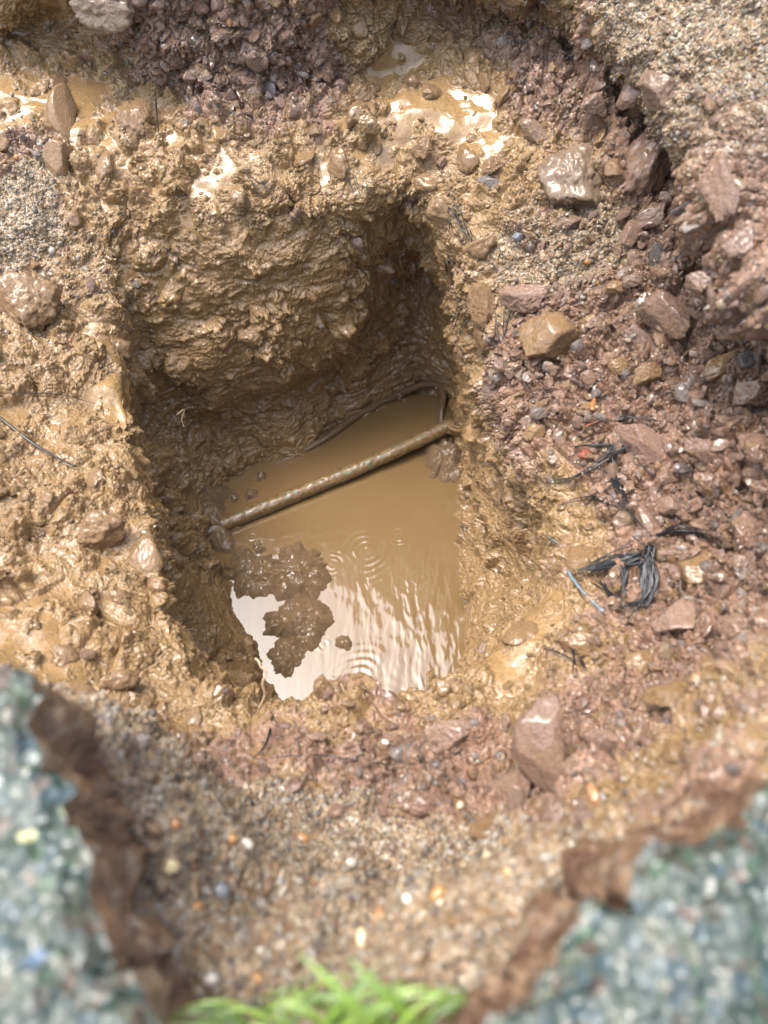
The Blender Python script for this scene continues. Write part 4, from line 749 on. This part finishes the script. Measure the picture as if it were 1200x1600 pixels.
pz = [(300,842,-.371),(346,821,-.371),(410,794,-.370),(470,769,-.368),(540,740,-.365),(617,706,-.358),(704,664,-.345),(750,640,-.34)]
po = link(bpy.data.objects.new("water_pipe", tube_mesh("water_pipe", [tube([px(*q) for q in pz], .0132, 40, 1, .10, 3, 40)], M['pipe'])))
tag(po, "straight mud-coated pipe crossing the pit just above the brown water", "pipe")
hz = [(440,722,-.385),(500,690,-.376),(560,648,-.372),(610,622,-.368),(650,604,-.362),(680,600,-.36),(692,612,-.362),(690,640,-.372),(688,665,-.385)]
ho = link(bpy.data.objects.new("hose", tube_mesh("hose", [tube([px(*q) for q in hz], .0065, 24, 1, .22, 6, 24)], M['mud'])))
tag(ho, "thin muddy hose running along the far shore and bending at the corner", "hose")

# ------------------------------------------------------------------ fibres, twigs and roots
M['black'] = plain_mat("black_fibre", (0.006, 0.007, 0.008), (0.014, 0.016, 0.020), 0.35, 300, 0, .15, .1)
M['bluegrey'] = plain_mat("blue_grey_fibre", (0.10, 0.15, 0.19), (0.22, 0.29, 0.34), 0.3, 300, 0, .4, .1)
M['straw'] = plain_mat("pale_root", (0.42, 0.30, 0.17), (0.55, 0.42, 0.27), 0.5, 300, 0)
M['brown'] = plain_mat("brown_fibre", (0.10, 0.06, 0.03), (0.2, 0.13, 0.07), 0.4, 300, 0)
def path(pts, lift=.004, jit=.0, arc=0.0):
    out = []; n_ = len(pts)
    for k, (u, v) in enumerate(pts):
        p, nn = at(u, v); vd = (Vector(CAMP) - p).normalized()
        q = p + (nn * .4 + vd * .6) * (lift + arc * math.sin(math.pi * k / max(1, n_ - 1)))
        if jit: q += Vector(RNG.normal(size=3) * jit)
        out.append(np.array(q))
    return out
def dense(pts, step=14):
    o = [pts[0]]
    for a, b in zip(pts[:-1], pts[1:]):
        k = max(1, int(math.hypot(b[0] - a[0], b[1] - a[1]) / step))
        for i in range(1, k + 1): o.append((a[0] + (b[0] - a[0]) * i / k, a[1] + (b[1] - a[1]) * i / k))
    return o
def smooth_path(P, it=3):
    P = np.array(P)
    for _ in range(it): P[1:-1] = .25 * P[:-2] + .5 * P[1:-1] + .25 * P[2:]
    return P
def strand(pts, r0, lift=.005, mat='black', parent=None, name="strand", arc=0.0, r1=None, flat=.6, jit=0.0):
    P = smooth_path(path(dense(pts), lift, jit, arc)); r1 = r0 * .35 if r1 is None else r1; n_ = len(P)
    if parent is not None: P = P - np.array(parent.location)
    rad = r0 + (r1 - r0) * np.abs(np.linspace(-.6, 1, n_)) ** 1.5
    me = tube_mesh(name, [tube(P, rad, 7, flat, .12, 2, 3)], M[mat]); o = bpy.data.objects.new(name, me); link(o, parent); return o
def tuft(name, label, cat, lines, mat='black', r0=.0011, copies=1, spread=5, group=None, lift=.005):
    e = empty(name, at(*lines[0][0])[0]); tag(e, label, cat, group)
    for ln in lines:
        for c in range(copies):
            q = [(u + RNG.normal() * spread * (c > 0), v + RNG.normal() * spread * (c > 0)) for u, v in ln]
            strand(q, r0 * RNG.uniform(.6, 1.1), lift + RNG.uniform(0, .004), mat, e)
    return e
tuft("fibre_bundle", "large hooked bundle of shiny black fibres right of the pit, the densest", "fibre bundle",
     [[(1010,868),(1016,900),(1014,930),(1000,945),(975,948)],[(1004,875),(1008,910),(1006,942)],[(1016,880),(1016,912),(1012,940)],[(1011,870),(1013,905),(1004,944)],[(1008,862),(1022,900),(1018,940),(1005,950)],[(1000,866),(1006,905),(1010,938)],[(1014,866),(1010,840),(1030,828),(1060,824),(1090,830),(1120,838)],
      [(1012,866),(985,870),(950,880),(925,892)],[(990,862),(955,872),(930,882),(905,896)],[(1000,865),(970,878),(940,890),(918,898)],[(935,905),(950,925),(962,942),(975,945)],[(975,880),(972,905),(974,925)],[(1010,870),(1020,885),(1024,915),(1016,935)]],
     r0=.0012, copies=7, spread=6)
tuft("fibre_bundle", "loose tangle of black fibres beside the brick red chip", "fibre bundle",
     [[(985,655),(968,690),(950,712),(930,718)],[(900,692),(940,698),(975,700),(995,692)],[(960,650),(985,656),(1010,656),(1030,655)],[(985,660),(975,680),(958,700)],[(990,695),(970,708),(940,712)],
      [(952,715),(930,730),(905,745),(880,758),(850,758),(828,745)],[(955,718),(958,750),(970,780),(985,795)],[(960,715),(968,750),(982,790)],[(940,735),(960,745),(980,750)]], r0=.0010, copies=4, spread=6)
tuft("fibre_bundle", "thin black fibres spread over the pale patch above the lower bundle", "fibre bundle",
     [[(875,790),(900,778),(930,776),(960,785),(990,800)],[(940,765),(955,780),(985,795)],[(920,780),(940,762),(965,752)],[(985,795),(995,825),(1010,835)],[(930,778),(950,788),(965,795)]], r0=.0009, copies=2, spread=3)
tuft("fibre_bundle", "small crossed black fibres on the grey gravel at the right rim", "fibre bundle",
     [[(815,590),(830,612),(838,625)],[(822,600),(845,606),(858,612)],[(818,628),(835,615),(850,605)],[(832,588),(845,602),(862,615)]], r0=.0009, copies=1)
tuft("fibre_bundle", "dark frayed fibres hanging over the pit's upper right rim", "fibre bundle",
     [[(700,455),(715,470),(735,480),(760,478)],[(705,440),(725,458),(750,465)],[(716,490),(735,470),(765,462)],[(760,500),(752,530),(740,550)],[(775,480),(772,510),(778,540)],[(785,485),(784,515),(786,535)],[(720,480),(710,505),(700,530)],[(730,500),(715,520),(705,545)]], r0=.0009, copies=2, spread=4)
tuft("fibre_bundle", "short black woven scraps pressed in mud on the pit's top right edge", "fibre bundle",
     [[(700,325),(712,345)],[(706,330),(722,356)],[(712,318),(720,342)],[(715,350),(728,375)],[(722,345),(732,372)],[(698,398),(702,430)],[(706,400),(712,425)],[(712,360),(722,386)],[(728,362),(734,386)],[(700,340),(706,362)]], r0=.0014, copies=2, spread=4, lift=.003)
tuft("fibre_bundle", "spiky dark fibres poking from the far rim near the pit's corner", "fibre bundle",
     [[(640,300),(625,318),(612,345)],[(648,305),(630,325),(618,340)],[(655,300),(640,320),(632,345)],[(630,290),(615,305),(600,312)],[(645,310),(640,330),(645,345)]], r0=.0008, copies=2, spread=4, lift=.008)
tuft("fibre_bundle", "spray of fine dark fibres on the far rim, right of the pale tuft", "fibre bundle",
     [[(385,275),(400,295),(415,308)],[(395,278),(410,292),(425,305)],[(405,280),(420,300),(432,318)],[(390,285),(400,300),(408,312)],[(400,272),(415,285),(435,296)]], r0=.0007, copies=2, spread=5, lift=.007)
tuft("fibre_bundle", "faint dark fibres sticking out of the far rim beside the puddle", "fibre bundle",
     [[(540,270),(545,290),(555,310)],[(552,275),(560,290),(562,305)],[(575,280),(578,296),(575,310)],[(560,292),(585,293),(600,296)]], r0=.0007, copies=2, spread=4, lift=.007)
tuft("fibre_bundle", "small black fibres below the blue grey twig on the right", "fibre bundle",
     [[(890,985),(905,1000),(915,1005)],[(895,1010),(905,1030),(895,1050)],[(850,1008),(880,1020),(900,1035)],[(905,1025),(915,1035),(918,1050)]], r0=.0009, copies=2, spread=4)
def single(name, label, cat, pts, r0, mat, lift=.006, arc=0, r1=None):
    o = strand(pts, r0, lift, mat, None, name, arc, r1); return tag(o, label, cat)
single("twig", "blue grey stiff twig lying on the pit's lower right rim", "twig", [(886,895),(905,922),(925,940),(942,952)], .0019, 'bluegrey', .006, r1=.0016)
single("twig", "short blue grey twig end in the mud left of the fibre bundle", "twig", [(850,835),(862,842),(872,848)], .0016, 'bluegrey')
single("twig", "black stiff twig slanting across the wet mud at the left edge", "twig", [(-10,645),(20,668),(50,692),(85,712),(122,730)], .0016, 'black', .007, r1=.001)
single("root", "long thin black root lying almost level at the left edge above the slanting twig", "root", [(-10,612),(30,615),(70,614),(112,618),(150,630)], .0008, 'black', .006)
single("root", "thin black upright root above the pinkish mud below the near rim", "root", [(424,1118),(422,1140),(420,1160),(412,1178),(398,1186)], .0014, 'black', .006)
single("root", "dark straight rootlet standing beside the square muddy stone", "root", [(240,140),(244,165),(246,200),(248,208)], .0012, 'black', .010)
single("root", "fine black wire-like root crossing the gravel below the near rim", "root", [(420,1184),(470,1178),(530,1180),(590,1192),(640,1193),(690,1195)], .0006, 'black', .009)
single("leaf_chip", "thin salmon red sliver lying above the brick red chip", "sliver", [(910,664),(930,658),(952,650)], .0018, 'brick', .006)
single("leaf_chip", "small orange leaf scrap on the grey gravel", "leaf scrap", [(922,636),(926,628),(930,620)], .0040, 'orange', .006)
single("root", "curly pale root curling out of the gravel at the right", "root", [(1062,905),(1056,915),(1060,925),(1072,932),(1078,945)], .0012, 'grey', .006)
# pale roots rising off the near rim over the water
def airy(name, label, anchors, r0, mat='straw', subs=()):
    e = empty(name, anchors[0]); tag(e, label, "root"); base = np.array(anchors[0])
    for ln in [anchors] + list(subs):
        P = np.array(ln) - base; rad = np.linspace(r0, r0 * .6, len(P))
        me = tube_mesh("strand", [tube(P, rad, 7, 1, .25, 4, 8)], M[mat]); link(bpy.data.objects.new("strand", me), e)
airy("root", "pale crooked root standing up against the dark left wall of the pit", [px(404,1108,.01), px(414,1085,.03), px(410,1068,.045), px(416,1052,.055), px(408,1042,.06), px(403,1032,.062)], .0012,
     subs=[[px(399,1029,.062), px(404,1033,.062), px(407,1037,.062)]])
airy("root", "frayed pale root tuft sprouting from the middle of the near rim", [px(556,1135,.01), px(552,1110,.03), px(546,1092,.04), px(538,1080,.05), px(533,1068,.055)], .0011,
     subs=[[px(565,1130,.01), px(558,1108,.03), px(548,1098,.035)], [px(572,1128,.01), px(562,1100,.03), px(556,1090,.032)], [px(548,1132,.01), px(545,1112,.025), px(542,1100,.03)], [px(578,1138,.01), px(566,1115,.02), px(552,1100,.03)]])
airy("root", "hair-thin pale rootlet on the upper far wall above the water", [px(276,648,-.12), px(288,640,-.12), px(284,655,-.13), px(288,668,-.14)], .0006)
airy("root", "thin mud-coated root hanging straight down in the pit's far right corner", [px(703,420,-.02), px(705,436,-.03), px(703,452,-.045)], .0012, 'tan')

# ------------------------------------------------------------------ slabs of old surfacing near the camera
def slab_mats():
    n = NT("mossy_aggregate"); f0 = n.noise(12, 4, .6); f1 = n.noise(55, 4, .6); c1 = n.sep(n.vor(165, 'Color')); c2 = n.sep(n.vor(95, 'Color'))
    base = n.mix(n.ramp(f0, [(.35, 0.), (.65, 1.)]), (0.030, 0.072, 0.066), (0.075, 0.066, 0.055)); base = n.mix(n.ramp(f1, [(.4, 0.), (.6, .8)]), base, (0.018, 0.042, 0.036))
    st_ = n.ramp(c1[0], [(0, (0.13, 0.13, 0.115)), (.2, (0.04, 0.06, 0.05)), (.38, (0.11, 0.115, 0.09)), (.52, (0.09, 0.065, 0.045)), (.62, (0.09, 0.12, 0.135)), (.74, (0.22, 0.205, 0.15)), (.84, (0.18, 0.105, 0.075)), (.92, (0.09, 0.14, 0.08))], 'CONSTANT')
    c = n.mix(.6, base, st_); big = n.math('MULTIPLY', n.math('LESS_THAN', n.vor(95, 'Distance'), .36), n.math('GREATER_THAN', c2[1], .86))
    c = n.mix(big, c, n.ramp(c2[0], [(0, (0.60, 0.55, 0.30)), (.35, (0.48, 0.47, 0.44)), (.55, (0.10, 0.15, 0.24)), (.7, (0.50, 0.25, 0.09)), (.85, (0.42, 0.48, 0.26))], 'CONSTANT'))
    n.inp('Base Color', n.mix(1.0, c, (0.62, 0.68, 0.66), 'MULTIPLY')); n.inp('Roughness', n.math('ADD', .12, n.math('MULTIPLY', f1, .3))); n.inp('Coat Weight', .2); n.inp('Coat Roughness', .15)
    n.bump(n.vor(165, 'Distance'), .004, .8); M['slab'] = n.m
    n = NT("brown_broken_edge"); f1 = n.noise(40, 4, .6); f2 = n.noise(180, 4, .6)
    chip = n.math('GREATER_THAN', n.sep(n.vor(110, 'Color'))[0], .80)
    n.inp('Base Color', n.mix(n.ramp(f1, [(.4, 0.), (.6, 1.)]), (0.095, 0.052, 0.034), n.mix(n.ramp(f2, [(.45, 0.), (.60, 1.)]), n.mix(chip, (0.15, 0.09, 0.055), (0.30, 0.26, 0.20)), (0.34, 0.23, 0.14)))); n.inp('Roughness', .35); n.inp('Coat Weight', .4)
    n.bump(f2, .004); M['edge'] = n.m
slab_mats()
def slab(name, outline, zt_, thick, label, seed, lean=.35):
    """broken slab: outline in photo pixels on its top surface, going round counter-clockwise as seen"""
    P = np.array([px(u, v, zt_)[:2] if not isinstance(u, str) else v for u, v in outline]); 
    Q = []; 
    for a, b in zip(P, np.roll(P, -1, 0)):
        k = max(2, int(np.hypot(*(b - a)) / .003)); k = min(k, 140); Q.append(a + (b - a) * np.linspace(0, 1, k, endpoint=False)[:, None])
    Q = np.concatenate(Q); z0 = np.zeros(len(Q)); q3 = np.stack([Q[:, 0], Q[:, 1], z0 + seed], 1).astype(np.float32)
    jit = np.stack([_fbm(q3, 32, 5, seed, .62), _fbm(q3, 32, 5, seed + 7, .62)], 1) * .016; Q0 = Q.copy(); Q = Q + jit
    c = Q.mean(0); m = len(Q); NRr = 110; s = np.linspace(0, 1, NRr) ** .8; pt = lambda t: c + (Q0 - c) * t + (Q - Q0) * t ** 14
    Vt = np.stack([np.concatenate([pt(t) for t in s])[:, 0], np.concatenate([pt(t) for t in s])[:, 1], np.zeros(m * NRr)], 1)
    q3 = Vt.astype(np.float32) + seed; f1, f2, a_, b_, t_ = worley(q3, 130, seed); g1, g2, _, gb, _ = worley(q3, 60, seed + 2)
    sv = np.repeat(s, m)
    Vt[:, 2] = zt_ + np.clip(1 - (f1 * 1.3) ** 2, 0, 1) * .003 * a_ + np.clip(1 - (g1 * 1.3) ** 2, 0, 1) * .006 * (gb > .6) + _fbm(q3, 14, 3, seed) * .012 - .006 * sstep(.95, 1, sv)
    i = np.arange(NRr - 1)[:, None] * m; j = np.arange(m)[None]; jn_ = (j + 1) % m
    F = np.stack([i + j, i + NRr * 0 + m + j, i + m + jn_, i + jn_], -1).reshape(-1, 4)
    e = empty(name, (c[0], c[1], zt_)); tag(e, label, "slab"); V0 = Vt - [c[0], c[1], zt_]
    link(bpy.data.objects.new("top_surface", mesh_np("top_surface", V0, F, M['slab'])), e)
    # broken side: flares outwards as it goes down
    rows = 26; rim = V0[-m:]; nrm = rim[:, :2] / np.maximum(np.linalg.norm(rim[:, :2], axis=1), 1e-6)[:, None]; W = []
    tn = np.roll(Q, -1, 0) - np.roll(Q, 1, 0); nrm = np.stack([tn[:, 1], -tn[:, 0]], 1); nrm /= np.maximum(np.linalg.norm(nrm, axis=1), 1e-9)[:, None]
    if (nrm * (Q - c)).sum() < 0: nrm = -nrm
    k_ = np.exp(-.5 * (np.arange(-9, 10) / 4.) ** 2); k_ /= k_.sum(); nrm = np.stack([np.convolve(np.concatenate([x[-9:], x, x[:9]]), k_, 'valid') for x in nrm.T], 1)
    for k in range(rows):
        t = k / (rows - 1); w_ = rim.copy(); w_[:, 2] -= t * thick; w_[:, :2] += nrm * (lean * thick * t)
        qq = (w_ + [c[0], c[1], 0]).astype(np.float32); w_[:, :2] += nrm * ((_fbm(qq, 30, 4, seed + 3) * .022 + _fbm(qq, 130, 2, seed) * .004) * min(1, t * 4))[:, None]; W.append(w_)
    W = np.concatenate(W); i = np.arange(rows - 1)[:, None] * m; F = np.stack([i + j, i + m + j, i + m + jn_, i + jn_], -1).reshape(-1, 4)
    link(bpy.data.objects.new("broken_edge", mesh_np("broken_edge", W, F, M['edge'])), e); return e
slab("concrete_slab", [('w',(-.62,-.16)),('w',(-.60,.13)),(-60,1062),(0,1064),(50,1068),(85,1085),(70,1120),(85,1190),(105,1280),(140,1380),(175,1470),(205,1545),(240,1590),('w',(-.11,-.16))], .385, .095, "mossy blue-green aggregate slab with a brown broken edge at the lower left", 5, -.05)
slab("concrete_slab", [('w',(.02,-.20)),(660,1640),(705,1620),(770,1580),(840,1522),(905,1462),(960,1402),(1015,1350),(1085,1312),(1150,1280),(1230,1235),('w',(.45,.12)),('w',(.5,-.2))], .385, .09, "speckled grey-green aggregate slab with yellow chips at the lower right", 9, .12)

# ------------------------------------------------------------------ grass hanging over the near bank
n = NT("grass_blade"); f = n.noise(30, 2); n.inp('Base Color', n.mix(n.rnd(), (0.025, 0.075, 0.010), (0.19, 0.29, 0.045))); n.inp('Roughness', .35)
n.inp('Subsurface Weight', 0.0); n.inp('Coat Weight', .2); M['grass'] = n.m
ge = empty("grass_tuft", px(600, 1640, .30)); tag(ge, "bright green grass tuft poking up at the bottom edge between the slabs", "grass tuft"); g0 = np.array(ge.location)
def blade(p0, p1, p2, wd_):
    t = np.linspace(0, 1, 12)[:, None]; C_ = (1 - t) ** 2 * p0 + 2 * t * (1 - t) * p1 + t ** 2 * p2; T = np.gradient(C_, axis=0); T /= np.linalg.norm(T, axis=1)[:, None]
    sd_ = np.cross(T, [0, 0, 1.0]); sd_ /= np.maximum(np.linalg.norm(sd_, axis=1), 1e-6)[:, None]; w_ = wd_ * (1 - t ** 2.2) + 1e-5
    mid = C_ - np.array([0, 0, 1.0]) * w_ * .35; V = np.concatenate([C_ + sd_ * w_, mid, C_ - sd_ * w_]); k = 12
    F = [(i, i + 1, k + i + 1, k + i) for i in range(k - 1)] + [(k + i, k + i + 1, 2 * k + i + 1, 2 * k + i) for i in range(k - 1)]
    link(bpy.data.objects.new("blade", mesh_np("blade", V - g0, np.array(F), M['grass'])), ge)
for a, b, c_, z in [((590,1640),(560,1560),(460,1486),.40),((700,1640),(600,1560),(540,1490),.385),((470,1650),(520,1580),(600,1500),.37)] : blade(px(*a, z - .05), px(*b, z), px(*c_, z - .01), .0022)
for k in range(70):
    a = (RNG.uniform(400, 730), RNG.uniform(1610, 1680)); sx = RNG.uniform(-1, 1); ln = RNG.uniform(120, 290)
    dx = (-1 if RNG.random() < .3 else 1) * RNG.uniform(.2, 1.0) * ln; z = RNG.uniform(.30, .37)
    b = (a[0] + dx * .4, a[1] - ln * .45); c_ = (a[0] + dx, max(1525 + abs(a[0] + dx - 590) * .25, a[1] - ln * .5))
    blade(px(*a, z - .03), px(*b, z + .01), px(*c_, z - RNG.uniform(0, .02)), RNG.uniform(.0006, .0012))
